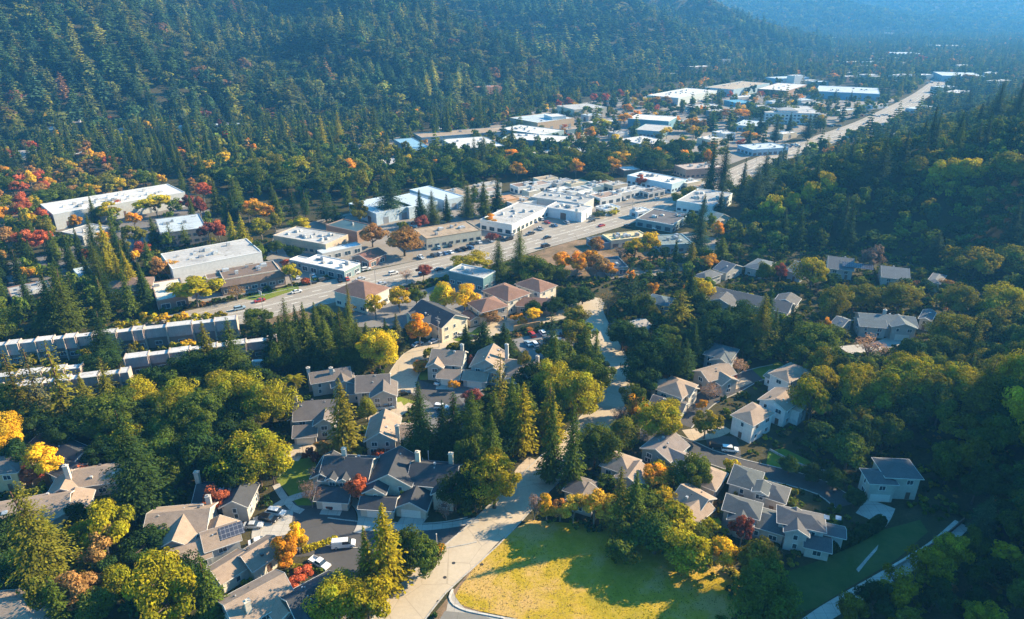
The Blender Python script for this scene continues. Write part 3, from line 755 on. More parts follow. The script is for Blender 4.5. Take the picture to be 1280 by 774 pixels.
# ---------------------------------------------------------------- vehicles
def xprof(mb, prof, wf):
    n = len(prof); vs = [(x,-wf(z)/2,z) for x,z in prof]+[(x,wf(z)/2,z) for x,z in prof]
    return mb.add(vs, [tuple(range(n)), tuple(range(2*n-1,n-1,-1))]+[(i,n+i,n+(i+1)%n,(i+1)%n) for i in range(n)])
def bevelled(mb, name, w=0.06, seg=2):
    me = mb.mesh(name); bm = bmesh.new(); bm.from_mesh(me)
    bmesh.ops.recalc_face_normals(bm, faces=bm.faces)
    bmesh.ops.bevel(bm, geom=[e for e in bm.edges if len(e.link_faces) == 2 and e.calc_face_angle(0) > 0.5], offset=w, segments=seg, affect='EDGES', clamp_overlap=True)
    bm.to_mesh(me); bm.free()
    for p in me.polygons: p.use_smooth = False
    return me
CARM = {}
def car_meshes():
    def lower(W): return lambda z: W-(0.14 if z < .35 else 0)-max(0,z-.7)*.28
    def upper(W, z0, z1, W1): return lambda z: W+(W1-W)*(z-z0)/(z1-z0)
    S = {}
    S['sedan'] = ([(-2.3,.28),(2.25,.28),(2.36,.55),(2.22,.80),(1.05,.96),(-1.55,1.0),(-2.3,.94),(-2.38,.6)], [(1.12,.94),(.40,1.36),(-.95,1.38),(-1.72,.98)], [(.45,1.34),(.3,1.43),(-.9,1.45),(-1.1,1.34)], 1.82, (1.42,-1.42))
    S['suv'] = ([(-2.3,.34),(2.25,.34),(2.36,.65),(2.24,.98),(1.15,1.10),(-2.3,1.12),(-2.38,.7)], [(1.2,1.08),(.55,1.62),(-2.0,1.64),(-2.32,1.1)], [(.6,1.6),(.45,1.72),(-1.95,1.74),(-2.12,1.6)], 1.92, (1.45,-1.42))
    S['van'] = ([(-2.7,.35),(2.55,.35),(2.72,.7),(2.5,1.05),(1.75,1.25),(-.2,1.30),(-.2,1.95),(-2.68,1.97),(-2.75,.8)], [(1.8,1.22),(1.05,1.9),(-.22,1.93),(-.22,1.25)], [(1.1,1.88),(.9,2.02),(-2.66,2.06),(-2.7,1.9)], 2.0, (1.75,-1.65))
    S['pickup'] = ([(-2.75,.42),(2.6,.42),(2.75,.7),(2.6,1.05),(1.3,1.15),(-.75,1.17),(-.75,.72),(-2.62,.72),(-2.62,1.12),(-2.78,1.12),(-2.8,.7)], [(1.35,1.13),(.75,1.72),(-.55,1.74),(-.75,1.15)], [(.8,1.7),(.65,1.80),(-.5,1.82),(-.62,1.7)], 1.95, (1.7,-1.65))
    S['truck'] = ([(-3.6,.55),(3.3,.55),(3.4,.9),(3.3,1.5),(2.0,1.6),(1.7,1.6),(1.7,3.1),(-3.6,3.1)], [(3.25,1.5),(2.85,2.4),(1.72,2.45),(1.72,1.55)], [(2.9,2.38),(2.8,2.55),(1.72,2.6),(1.72,2.4)], 2.3, (2.4,-2.3))
    for k, (lo, gl, rf, W, wx) in S.items():
        b = MB(); xprof(b, lo, lower(W)); z0, z1 = gl[0][1], gl[1][1]
        xprof(b, rf, lambda z: W*.76)
        if k == 'pickup':
            b.box(-2.65,-W*.47,.70,-.75,-W*.41,1.13).box(-2.65,W*.41,.70,-.75,W*.47,1.13)
        body = bevelled(b, 'body'); body.materials.append(mat('carpaint'))
        g = MB(); xprof(g, gl, upper(W*.90, z0, z1, W*.74)); glass = g.mesh('windows'); glass.materials.append(mat('glass',(0.03,0.04,0.05)))
        rr = .34 if k in ('sedan','suv') else .38
        wm = MB().tube((0,-.11,0),(0,.11,0),rr,rr,14); tyre = wm.mesh('wheel'); tyre.materials.append(mat('rubber',(0.02,0.02,0.02)))
        rm = MB().tube((0,-.12,0),(0,.12,0),rr*.6,rr*.6,10); rim = rm.mesh('rim'); rim.materials.append(mat('metal',(0.5,0.5,0.5)))
        x1 = max(x for x,_ in lo); x0 = min(x for x,_ in lo); zl = .72 if k in ('sedan',) else .88
        hl = MB().box(-.04,-.2,-.08,.05,.2,.08).mesh('headlight'); hl.materials.append(mat('glass',(0.7,0.7,0.68)))
        tl = MB().box(-.05,-.14,-.1,.04,.14,.1).mesh('tail_light'); tl.materials.append(mat('glass',(0.35,0.02,0.02)))
        CARM[k] = (body, glass, tyre, rim, hl, tl, wx, W, rr, x0, x1, zl)
car_meshes()
CCOL = {'white':(0.80,0.80,0.78),'silver':(0.48,0.50,0.52),'black':(0.012,0.012,0.014),'dark grey':(0.06,0.065,0.07),'red':(0.45,0.03,0.02),'blue':(0.05,0.13,0.28),'pale blue':(0.30,0.42,0.50),'beige':(0.5,0.43,0.33)}
CNAME = {'sedan':('sedan_car','car'),'suv':('parked_suv','car'),'van':('delivery_van','van'),'pickup':('pickup_truck','truck'),'truck':('box_truck','truck')}
CARS = []
def car(kind, col, px, py, deg=None, label=None, detail=None, side=0, p=None, group=None, lmk=None):
    p = at(px, py) if p is None else p
    if deg is None:
        best = None
        for Lw, w in ROADS:
            e = np.hypot(Lw[:,0]-p.x, Lw[:,1]-p.y); i = int(e.argmin())
            if best is None or e[i] < best[0]: best = (e[i], Lw[min(i+1,len(Lw)-1)]-Lw[max(i-1,0)])
        a = math.atan2(best[1][1], best[1][0])+R(side)
    else: a = R(deg)
    nm, cat = CNAME[kind]
    root = empty(nm, (p.x, p.y, p.z+.03), a)
    body, glass, tyre, rim, hl, tl, wx, W, rr, x0, x1, zl = CARM[kind]
    b = link('body', body, None, root); b.color = (*CCOL[col], 1)
    link('windows', glass, None, root)
    if detail is None: detail = p.y < 300
    for sx in wx:
        for sy in (-1,1):
            t = link('wheel', tyre, None, root, loc=(sx, sy*(W/2-.12), rr))
            if p.y < 200: link('rim', rim, None, t)
    if detail:
        for sy in (-1,1):
            link('headlight', hl, None, root, loc=(x1-.03, sy*W*.33, zl)); link('tail_light', tl, None, root, loc=(x0+.03, sy*W*.37, zl+.08))
    tag(root, label, cat, group); CARS.append((root, kind, col, label)); FOOT_CAR.append((p.x,p.y))
    if lmk: landmark(lmk, p)
    return root
FOOT_CAR = []

# ---------------------------------------------------------------- poles, fences, walls, hedges
MISC = []
def pole(px, py, h, label=None, arm='cross', r=0.13, c=(0.22,0.19,0.16), name='utility_pole', cat='pole', look='wooden utility pole'):
    p = at(px, py); root = empty(name, p); root.rotation_euler = (0,0,R(-35))
    obj('shaft', MB().tube((0,0,-.4),(0,0,h),r,r*.65,8), mat('bark',c) if arm=='cross' else mat('metal',c), root)
    if arm == 'cross':
        obj('crossarm', MB().box(-1.2,-.08,h-1.0,1.2,.08,h-.85).box(-.9,-.08,h-2.0,.9,.08,h-1.87), mat('bark',c), root)
        obj('transformer', MB().tube((.35,0,h-2.9),(.35,0,h-2.1),.26,.26,10), mat('metal',(0.4,0.4,0.4)), root)
    elif arm == 'lamp':
        obj('lamp_arm', MB().tube((0,0,h-.2),(1.8,0,h+.25),.06,.05,6), mat('metal',c), root)
        obj('lamp_head', MB().box(1.6,-.16,h+.14,2.4,.16,h+.32), mat('metal',(0.4,0.4,0.4)), root)
    elif arm == 'sign':
        obj('sign_panel', MB().box(-.9,-.06,h-1.6,.9,.06,h+.1), mat('paint',(0.7,0.7,0.68)), root)
    elif arm == 'cap':
        obj('cap', MB().tube((0,0,h),(0,0,h+.12),r*1.2,r*.7,8), mat('metal',c), root)
    tag(root, label, cat); MISC.append((root, look, label)); return root
def wall_line(name, px, h, t, c, label, cat='wall', kind='concrete', posts=False, world=None):
    Lw = smooth_line([at(*p) for p in px] if world is None else world, 2.5); n = len(Lw)
    a, b = offset_line(Lw, t/2), offset_line(Lw, -t/2); z = terr(Lw)
    mb = MB(); vs = []
    for i in range(n):
        vs += [(a[i,0],a[i,1],z[i]-.5),(b[i,0],b[i,1],z[i]-.5),(b[i,0],b[i,1],z[i]+h),(a[i,0],a[i,1],z[i]+h)]
    fs = [(0,1,2,3),tuple(4*(n-1)+k for k in (3,2,1,0))]
    for i in range(n-1):
        for k in range(4): fs.append((4*i+k,4*(i+1)+k,4*(i+1)+(k+1)%4,4*i+(k+1)%4))
    mb.add(vs, fs)
    if posts:
        root = empty(name, (Lw[0,0],Lw[0,1],z[0])); o = obj('fence_panel', mb, mat(kind,c), root, loc=(-Lw[0,0],-Lw[0,1],-z[0]))
        for i in range(0,n,1): obj('post', MB().box(Lw[i,0]-.08,Lw[i,1]-.08,z[i]-.3,Lw[i,0]+.08,Lw[i,1]+.08,z[i]+h+.15), mat(kind,tuple(x*.8 for x in c)), root, loc=(-Lw[0,0],-Lw[0,1],-z[0]))
        o = root
    else: o = obj(name, mb, mat(kind,c))
    tag(o, label, cat); return o
def hedge(px, h, w, col, label, world=None):
    rng = np.random.default_rng(len(PLANTS)+int(px[0][0]) if world is None else 5)
    Lw = smooth_line([at(*p) for p in px] if world is None else world, 0.7); z = terr(Lw)
    per = int(60*h*w/2); Cs, Ns = [], []
    for i in range(len(Lw)):
        s = sph(per, rng); s[:,2] = np.abs(s[:,2])*1.0
        hh = h*(0.85+0.2*math.sin(i*0.9)+0.1*math.sin(i*2.3))
        q = rng.uniform(.75,1.05,(per,1))
        Cs.append(np.column_stack([Lw[i,0]+s[:,0]*w*.6, Lw[i,1]+s[:,1]*w*.6, z[i]+s[:,2]*hh])*1.0); Ns.append(s+.5*rng.normal(size=s.shape))
    C = np.vstack(Cs); V, F = cards(C, np.vstack(Ns), rng.uniform(.2,.42,len(C)), .75, rng)
    o0 = np.array([Lw[0,0],Lw[0,1],z[0]])
    sh = np.repeat(rng.uniform(.7,1.3,(len(C),1)),4,0)*np.ones(3)
    me = np_mesh('hedge', V-o0, F, [('shade',sh)]); o = link('hedge', me, M_LEAF, loc=tuple(o0)); o.color = (*COLS[col][0],1)
    tag(o, label, 'hedge'); return o
# ================================================================ ground
gx = np.concatenate([-1500*1.06**np.arange(22,0,-1), np.arange(-1500,-420,30), np.arange(-420,420,5.0), np.arange(420,1200,20), 1200*1.035**np.arange(0,46)])
gy = np.concatenate([np.arange(-140,60,20), np.arange(60,460,5.0), np.arange(460,1300,14), 1300*1.025**np.arange(0,62)])
GX, GY = np.meshgrid(gx, gy, indexing='ij'); G2 = np.stack([GX.ravel(), GY.ravel()], 1)
GZ = terr(G2)
ni, nj = len(gx), len(gy); I, J = np.meshgrid(np.arange(ni-1), np.arange(nj-1), indexing='ij'); I, J = I.ravel(), J.ravel()
gme = np_mesh('ground', np.column_stack([G2, GZ]), np.stack([I*nj+J,(I+1)*nj+J,(I+1)*nj+J+1,I*nj+J+1],1))
tag(link('ground', gme, ground_mat()), kind='structure')

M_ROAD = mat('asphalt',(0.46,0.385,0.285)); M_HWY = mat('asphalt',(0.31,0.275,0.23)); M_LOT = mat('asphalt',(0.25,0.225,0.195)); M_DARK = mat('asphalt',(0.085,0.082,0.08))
M_CON = mat('concrete',(0.46,0.43,0.38)); M_TAN = mat('concrete',(0.50,0.40,0.29))
M_FIELD = grass_mat('dry_field_grass',(0.27,0.235,0.015),(0.46,0.315,0.026),(0.60,0.37,0.17),0.06)
M_LAWN = grass_mat('lawn_grass',(0.09,0.15,0.018),(0.15,0.20,0.022),(0.22,0.22,0.035),0.09)
M_BRUSH = grass_mat('dry_brush',(0.10,0.085,0.045),(0.22,0.15,0.09),(0.33,0.22,0.14),0.12)
M_SLOPE = grass_mat('slope_grass',(0.035,0.07,0.018),(0.06,0.10,0.025),(0.10,0.12,0.04),0.08)

R1, R1w = road('road', [(478,800),(500,772),(535,729),(580,690),(618,655),(652,620),(688,585),(722,550),(755,515),(776,486),(774,462),(760,436),(745,405),(738,385),(744,372)], 9.6, M_ROAD, z=.03)
HW, HWw = road('highway', [(120,432),(250,401),(330,383),(400,367),(470,351),(545,334),(600,321),(650,306),(720,287.5),(786,268.5),(840,253),(880,240),(912,224),(945,208),(985,191),(1030,174.5),(1080,157),(1125,137),(1156,120),(1170,106),(1176,95)], [25,25,25,24,24,24,25,26,28,32,33,33,30,24,17,12], M_HWY, z=.03, step=8)
S3, _ = road('street', [(498,492),(503,472),(520,446),(545,434),(570,424),(605,415),(645,404),(690,394),(738,383)], 10, M_ROAD, z=.022)
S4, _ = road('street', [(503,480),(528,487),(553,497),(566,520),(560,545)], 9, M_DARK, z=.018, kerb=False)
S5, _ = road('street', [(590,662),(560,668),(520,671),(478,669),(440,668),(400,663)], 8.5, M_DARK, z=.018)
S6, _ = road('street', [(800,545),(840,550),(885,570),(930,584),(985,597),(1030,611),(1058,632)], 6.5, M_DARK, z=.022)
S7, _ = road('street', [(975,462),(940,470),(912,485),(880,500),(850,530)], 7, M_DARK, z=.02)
PATH, _ = road('path', [(1000,790),(1030,768),(1070,744),(1105,724),(1150,697),(1175,680),(1203,655)], 3.4, M_CON, z=.05, kerb=False, step=2)
# cul-de-sac bulb and parking court
c = at(388,656); n = 40
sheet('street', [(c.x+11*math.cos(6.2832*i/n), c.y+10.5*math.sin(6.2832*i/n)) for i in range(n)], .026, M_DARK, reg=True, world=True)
ring = np.array([(c.x+11.3*math.cos(t), c.y+10.8*math.sin(t)) for t in np.linspace(-.25,3.6,40)])
ribbon('sidewalk', ring, 0, -2.2, .14, M_CON, thick=.2)
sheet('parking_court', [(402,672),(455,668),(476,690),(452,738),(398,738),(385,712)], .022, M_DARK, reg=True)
sheet('parking_court', [(534,486),(590,478),(612,500),(590,530),(545,548),(520,520)], .012, mat('asphalt',(0.16,0.155,0.15)), reg=True)
def path(name, px, w, m, z=.08, reg=True):
    Lw = smooth_line([at(*p) for p in px], 2); ribbon(name, Lw, w/2, -w/2, z, m)
    if reg: ROADS.append((Lw, w/2))
path('sidewalk', [(598,650),(560,657),(520,660),(478,657),(450,655)], 2.0, M_CON)
path('sidewalk', [(345,606),(352,618),(365,634),(378,640)], 1.9, M_CON)
path('driveway', [(424,622),(418,632),(412,644)], 5.2, M_CON, z=.045)
path('driveway', [(476,636),(472,648),(466,664)], 6.2, M_CON, z=.045)
path('driveway', [(523,641),(514,652),(507,665)], 6.0, M_CON, z=.045)
path('driveway', [(318,662),(345,655),(365,652)], 9, M_CON, z=.04)
path('driveway', [(655,600),(662,588),(674,577)], 7, M_TAN, z=.06)
path('driveway', [(1100,629),(1095,640),(1088,650)], 7, M_CON, z=.05)
path('driveway', [(900,545),(905,560),(905,575)], 9, M_DARK, z=.03)
path('driveway', [(858,545),(890,540),(905,533)], 6, M_TAN, z=.04)
path('driveway', [(895,487),(915,483),(935,475)], 4, M_TAN, z=.05)
path('driveway', [(1130,420),(1100,432),(1055,438)], 6, M_CON, z=.05)
path('path', [(358,575),(366,566),(378,560),(395,560)], 7, M_TAN, z=.05)
path('driveway', [(505,508),(490,512),(476,520),(466,527)], 6, M_TAN, z=.05)
path('driveway', [(470,545),(485,528),(515,505)], 3, M_TAN, z=.06)
path('driveway', [(558,478),(556,487)], 6, M_CON, z=.05); path('driveway', [(600,478),(592,486)], 6, M_CON, z=.05)
path('path', [(1022,430),(1036,435),(1050,437)], 3, M_TAN, z=.11)
# commercial pavement
sheet('parking_lot', [(170,372),(262,378),(380,352),(470,336),(560,318),(640,297),(720,276),(800,253),(860,236),(880,222),(780,232),(640,240),(540,250),(430,268),(345,288),(330,330),(240,345)], .010, M_LOT)
sheet('parking_lot', [(905,208),(960,188),(1000,168),(1060,148),(1120,127),(1110,120),(1010,118),(950,108),(880,106),(800,118),(700,133),(640,145),(590,160),(560,166),(480,172),(410,190),(405,203),(480,208),(620,186),(720,186),(770,183),(860,190),(880,205)], .010, M_LOT)
sheet('parking_lot', [(60,262),(130,255),(235,240),(262,262),(262,290),(190,300),(170,330),(90,352),(0,372),(0,330),(60,318)], .008, mat('asphalt',(0.17,0.16,0.15)))
sheet('parking_lot', [(640,425),(690,412),(725,410),(715,445),(660,452)], .016, mat('asphalt',(0.2,0.19,0.18)), reg=True)
sheet('parking_lot', [(430,388),(500,372),(560,352),(625,352),(640,372),(590,395),(520,412),(440,408)], .014, mat('asphalt',(0.2,0.19,0.18)))
sheet('parking_lot', [(730,318),(790,300),(860,290),(905,300),(890,330),(820,345),(745,350)], .012, mat('asphalt',(0.26,0.23,0.2)))
sheet('dry_verge', [(300,398),(400,378),(430,374),(445,386),(400,396),(330,408)], .02, M_BRUSH)
sheet('dry_verge', [(660,318),(720,300),(760,300),(790,312),(740,345),(690,345)], .018, M_BRUSH)
sheet('dry_verge', [(740,312),(800,302),(850,320),(820,338),(745,340)], .024, M_BRUSH)
sheet('dry_field', [(0,250),(60,244),(110,237),(160,226),(190,230),(120,246),(62,262),(0,285)], .02, M_BRUSH)
sheet('verge', [(668,648),(640,662),(600,700),(572,732),(545,765),(525,800),(590,800),(600,770),(640,690)], .016, M_BRUSH)
sheet('field', [(662,650),(645,661),(625,676),(597,705),(574,735),(569,745),(576,756),(600,764),(640,772),(700,790),(900,790),(925,760),(930,720),(905,700),(860,680),(800,668),(735,656)], .03, M_FIELD, reg=False)
FOOT.append(np.array([tuple(at(*p)[:2]) for p in [(664,652),(632,676),(580,733),(576,756),(640,772),(700,790),(890,790),(905,735),(870,715),(800,690),(700,662)]]))
sheet('lawn', [(345,600),(368,575),(392,572),(402,600),(392,632),(372,632)], .03, M_LAWN, reg=True)
sheet('lawn', [(300,374),(320,368),(372,356),(374,361),(330,376)], .06, M_LAWN)
sheet('lawn', [(566,425),(590,415),(602,405),(606,408),(598,420),(575,428)], .06, M_LAWN)
sheet('lawn', [(960,565),(978,560),(1010,575),(1030,592),(985,588),(958,580)], .03, M_LAWN, reg=True)
sheet('lawn', [(470,508),(500,496),(520,502),(490,515)], .03, M_LAWN)
sheet('lawn', [(940,462),(975,452),(985,462),(960,480)], .03, M_LAWN)
sheet('lawn', [(520,455),(545,465),(560,475),(525,475)], .03, M_LAWN)
sheet('grass_slope', [(985,715),(1040,695),(1095,665),(1150,650),(1160,665),(1120,700),(1060,735),(1020,760),(985,770)], .03, M_SLOPE, reg=True)
sheet('dirt_path', [(1070,712),(1086,694),(1098,681),(1096,688),(1084,702),(1073,716)], .08, mat('concrete',(0.4,0.38,0.34)))
# planted islands and aprons near the cul-de-sac
sheet('apron', [(566,738),(560,752),(556,774),(640,790),(655,775),(610,768),(580,760),(570,748)], .024, mat('concrete',(0.4,0.37,0.32)))
sheet('turnout', [(556,764),(600,768),(640,785),(540,790)], .03, mat('asphalt',(0.2,0.19,0.17)))
wall_line('kerb', [(566,737),(562,747),(568,757),(584,764),(604,768),(630,773)], .22, .4, (0.55,0.52,0.47), None); bpy.data.objects['kerb'].get('kind')
for o in [o for o in bpy.data.objects if o.name.split('.')[0]=='kerb']: o['kind']='structure'

# painted markings
mk = MB()
def dash(Lw, off, ln, gap, w=.16, z=.045, start=0):
    Ls = smooth_line(list(offset_line(Lw, off)), 1.0); d = 0; seg = []
    for i in range(1, len(Ls)):
        d += np.linalg.norm(Ls[i]-Ls[i-1])
        if (d-start) % (ln+gap) < ln: seg.append(i)
        elif seg: flush(Ls, seg, w, z); seg = []
    if seg: flush(Ls, seg, w, z)
def flush(Ls, seg, w, z):
    q = Ls[seg[0]-1:seg[-1]+1]
    if len(q) < 2: return
    a, b = offset_line(q, w), offset_line(q, -w); n = len(q)
    mk.add([(x,y,z) for x,y in a]+[(x,y,z) for x,y in b], [(i,n+i,n+i+1,i+1) for i in range(n-1)])
for off in (3.9,-3.9): dash(HW, off, 4, 8, .2)
for off in (.35,-.35): dash(HW, off, 400, 0.1, .1)
for off in (8.3,-8.3): dash(HW, off, 600, .1, .1)
o = obj('lane_markings', mk, mat('paint',(0.7,0.68,0.6))); tag(o, kind='structure')
mk = MB()
for px,py in ((567,704),(602,706),(548,752),(556,722),(690,575),(752,425)):
    p = at(px,py); mk.prism([(p.x+.42*math.cos(t), p.y+.42*math.sin(t)) for t in np.linspace(0,6.2832,15)[:-1]], .0, .036)
o = obj('manhole_covers', mk, mat('metal',(0.06,0.055,0.05))); tag(o, kind='structure')

# ================================================================ commercial buildings (roof corners read off the photo)
WH=(0.70,0.69,0.66); CRM=(0.66,0.58,0.44); BGE=(0.52,0.45,0.35); TEA=(0.20,0.28,0.30); GRY=(0.42,0.42,0.41); BRN=(0.25,0.17,0.13); LGR=(0.50,0.49,0.47); DKR=(0.14,0.13,0.13); BLW=(0.52,0.59,0.63); TAN=(0.42,0.32,0.22); BRK=(0.33,0.13,0.09)
WHS = 'warehouse'
flat((66,268),(231,240),(214,229),9,WH,(0.5,0.52,0.52),'ware',WHS,'very long white flat roofed warehouse at the foot of the left woods','the very long white warehouse',units=14,seed=2)
flat((103,295),(140,284),(124,276),5,LGR,GRY,'shop','shop','small grey roofed block in front of the very long white warehouse','the small grey block',units=1)
flat((200,292),(258,284),(238,268),8,BLW,(0.2,0.2,0.2),'office','office_building','pale blue roofed dark office between red maples','the blue roofed dark office',units=3)
flat((215,336),(327,314.5),(269,305),8.5,LGR,WH,'ware',WHS,'big white walled warehouse with pale roof beside the brown office','the white walled warehouse',units=6,fascia=WH)
o,a,w,d = rect3((277,359),(356,345),(331,333),4.2)
building('office_building','low brown brick office with dark sloping roof edges by the highway','office',o,a,[(0,0,w,d,4.2,'mansard',2.4),(-6,6,9,d-8,4.0,'mansard',2.0)],('brick',(0.28,0.15,0.10)),('shingle',(0.19,0.14,0.11)),(0.6,0.52,0.42),style='office',lm='the brown brick office',units=4,frames=True)
flat((341,294),(407,305.5),(446,295),6.5,LGR,(0.45,0.36,0.27),'office','office_building','tan flat roofed office with many roof vents','the tan office with vents',units=9)
flat((403,317),(452,306),(459,299),4.2,BLW,GRY,'shop','carport','low pale metal carport roof in front of the tan office','the pale metal carport',rk='ribbed',units=0)
flat((407,281),(446,289.5),(460,280),6.5,(0.05,0.09,0.10),BRN,'none','shop','dark teal roofed hall behind the tan office','the dark teal roofed hall',rk='ribbed',units=1)
flat((375,327),(430,338.5),(451,329),4.6,WH,TEA,'shop','shop','white roofed single storey shop with teal walls by the highway','the white roofed teal shop',units=5,fascia=WH,extra=[(-9,2,9.5,6,3.6,'flat',0)])
o,a,w,d = rect3((440,321),(461,326),(483,317),4)
building('shop','red brick shop with brown gable roof by the highway','shop',o,a,[(0,0,w,d,4,'y',.35)],('brick',BRK),('shingle',(0.22,0.11,0.08)),style='shop',lm='the red brick shop',frames=True)
flat((517,286),(533,298),(598,285),6.2,TAN,CRM,'office','shop','cream two storey shop row with orange brown roof beside the highway','the cream shop row',units=4,fascia=(.45,.33,.2))
flat((600,274),(640,281),(682,257.5),6,LGR,WH,'shop','car_dealership','white car dealership hall with grey roof and glass front','the white car dealership',units=4,fascia=WH)
flat((682,258.5),(727,265.5),(746,259),6,LGR,(0.6,0.66,0.7),'ware','workshop','pale blue workshop with dark roller doors beside the dealership','the workshop with roller doors',units=3,fascia=WH)
flat((664,246),(730,255),(755,249),6.5,GRY,GRY,'none','workshop','long grey roofed hall behind the workshop with roller doors','the long grey hall',units=5)
flat((784,219),(840,230),(853,223),6.5,WH,(0.45,0.6,0.7),'office','shop','pale blue low building behind the single red tree','the pale blue low building',units=4)
flat((846,250.5),(891,257.5),(925,242.5),7,GRY,(0.62,0.68,0.7),'office','office_building','grey roofed office with pale upper band at the bend of the highway','the grey roofed office',units=7)
flat((795,273),(841,281),(861,268),4.6,DKR,TEA,'shop','shop','low dark roofed teal shop beside the cream roofed store','the low teal shop',units=3,fascia=(.5,.55,.55))
flat((753,293),(764,300.5),(794,285),4.8,(0.70,0.58,0.33),CRM,'shop','shop','cream roofed store with roof vents beside the highway','the cream roofed store',units=6,fascia=(.75,.65,.4))
flat((733,297),(746,305),(758,288),3.8,(0.05,0.08,0.11),(0.2,0.25,0.3),'none','garage','small dark blue roofed garage against the cream roofed store','the dark blue garage',units=0)
flat((815,294),(828,306),(857,296),5,(0.2,0.25,0.25),(0.25,0.38,0.42),'office','shop','teal walled shop behind the orange trees','the teal walled shop',units=3)
flat((748,322),(760,335),(779,327),4,(0.05,0.075,0.1),(0.3,0.3,0.3),'shop','shed','dark blue roofed shed between orange trees','the dark blue shed',units=1)
flat((561,338),(604,347.5),(622,339),6.8,GRY,(0.12,0.22,0.25),'office','office_building','teal two storey office with white window frames in front of the highway','the teal two storey office',units=2,fascia=(.5,.55,.55))
flat((492,174),(516,188),(538,184),8,(0.25,0.42,0.52),TEA,'ware',WHS,'blue ribbed metal warehouse beside the timber yard','the blue metal warehouse',rk='ribbed',units=0)
flat((552,174),(574,186.5),(628,181),8,WH,TEA,'ware',WHS,'white roofed warehouse with teal walls beside the blue metal warehouse','the white roofed teal warehouse',units=3)
flat((527,172),(640,163.5),(632,158),6,TAN,(0.25,0.32,0.35),'none',WHS,'long tan roofed hall at the foot of the hill behind the warehouses','the long tan roofed hall',units=2)
flat((467,201),(488,208),(499,197),5,LGR,LGR,'ware','shed','grey shed in the timber yard','the grey timber shed',units=1)
flat((637,147),(672,153.5),(704,145),9,BLW,TAN,'ware',WHS,'tan walled warehouse with pale blue roof','the tan walled warehouse',units=2)
flat((680,143),(690,146),(698,142),12,WH,WH,'none','tower_block','white roof tower on the tan walled warehouse','the white tower block',units=0)
flat((624,161),(680,168.5),(692,161),7,WH,TEA,'ware',WHS,'white flat roofed hall in front of the tan walled warehouse','the white flat hall',units=7)
flat((627,173),(702,177.5),(727,171),9,WH,(0.14,0.26,0.31),'ware',WHS,'large white roofed warehouse with dark teal front beside the creek trees','the large teal fronted warehouse',units=4)
flat((696,132),(718,137),(745,131),9,LGR,CRM,'ware',WHS,'pale roofed cream warehouse below the red maples','the cream warehouse',units=1)
flat((785,148),(836,151.5),(850,146),9,WH,(0.12,0.25,0.32),'ware',WHS,'white roofed warehouse with dark blue front behind the orange maple','the blue fronted warehouse',units=0,fascia=WH)
flat((794,162),(828,164.5),(841,157),6.5,LGR,(0.2,0.35,0.42),'office','office_building','pale grey two storey office in front of the blue fronted warehouse','the pale grey office',units=0)
flat((773,174),(806,181),(838,176.5),5.5,WH,LGR,'ware',WHS,'low white warehouse behind the dark creek trees','the low white warehouse',units=6)
flat((710,186),(722,190),(736,183),6,LGR,(0.5,0.6,0.65),'office','shop','small grey gabled workshop near the creek trees','the small grey workshop',units=1)
flat((771,208.5),(780,213),(793,208),5,WH,BRN,'none','shed','small white roofed shed among the creek trees','the small white shed',units=0)
flat((843,206),(858,212),(883,200),7,(0.5,0.42,0.36),(0.5,0.30,0.22),'office','shop','brown brick shop with pale roof left of the tall redwoods','the brown brick shop',units=4)
flat((809,119),(848,122.5),(898,113),10,WH,(0.5,0.55,0.55),'ware',WHS,'very large white warehouse behind the car lots','the very large white warehouse',units=8)
flat((881,109),(917,112),(950,103),10,(0.5,0.4,0.28),(0.3,0.42,0.48),'ware',WHS,'wide tan roofed warehouse beyond the very large white one','the wide tan warehouse',units=5)
flat((947,111),(985,113.5),(1015,106),8,WH,BRN,'ware',WHS,'white roofed warehouse with brown walls left of the hotel','the brown walled warehouse',units=5)
flat((957,140.5),(1027,142),(1043,133),11,LGR,(0.72,0.73,0.72),'office','hotel','white three storey hotel with flat roof beside the highway','the white hotel',units=6,fascia=(.75,.6,.5),extra=[(14,5,20,14,12.6,'hip',.3)],wmax=14)
flat((917,156),(946,158.5),(959,152),5,BLW,(0.35,0.5,0.6),'shop','shop','low pale blue shop in front of the white hotel','the low pale blue shop',units=3)
flat((922,181),(941,187),(961,177),5.5,BLW,(0.4,0.55,0.65),'shop','shop','pale blue showroom with white roof left of the highway conifers','the pale blue showroom',units=3)
flat((957,96.5),(973,98.5),(986,93.5),8,BLW,(0.35,0.5,0.6),'none',WHS,'small blue roofed warehouse at the far edge of the works','the small blue warehouse',units=1)
flat((905,125),(922,129),(933,126),5,(0.12,0.35,0.5),(0.12,0.35,0.5),'none','shed','bright blue shed in the far car lot','the bright blue shed',units=0)
flat((1021,114),(1100,117.5),(1123,111),9,BLW,(0.25,0.4,0.5),'ware',WHS,'long blue white warehouse beyond the hotel','the long blue white warehouse',units=4)
flat((1105,65),(1122,67.5),(1136,64.5),9,BLW,(0.3,0.3,0.3),'none',WHS,'far pale roofed hall beside the far red tree','the far pale hall',units=0)
flat((1178,94.5),(1232,96),(1242,91.5),9,BLW,(0.4,0.5,0.55),'ware',WHS,'far pale warehouse beyond the end of the highway','the far pale warehouse',units=1)
flat((1162,56),(1172,57.5),(1180,54),9,WH,(0.3,0.4,0.45),'none',WHS,'tiny far white hall high up the valley','the tiny far white hall',units=0)
flat((1132,135),(1150,137),(1160,132),5,BLW,(0.4,0.5,0.55),'shop','shop','pale shop on the hill side of the far highway','the pale far shop',units=1)
flat((1100,166),(1112,170),(1122,163),5,BLW,(0.4,0.5,0.55),'shop','shop','pale blue cabin between highway and hill conifers','the pale blue cabin',units=1)
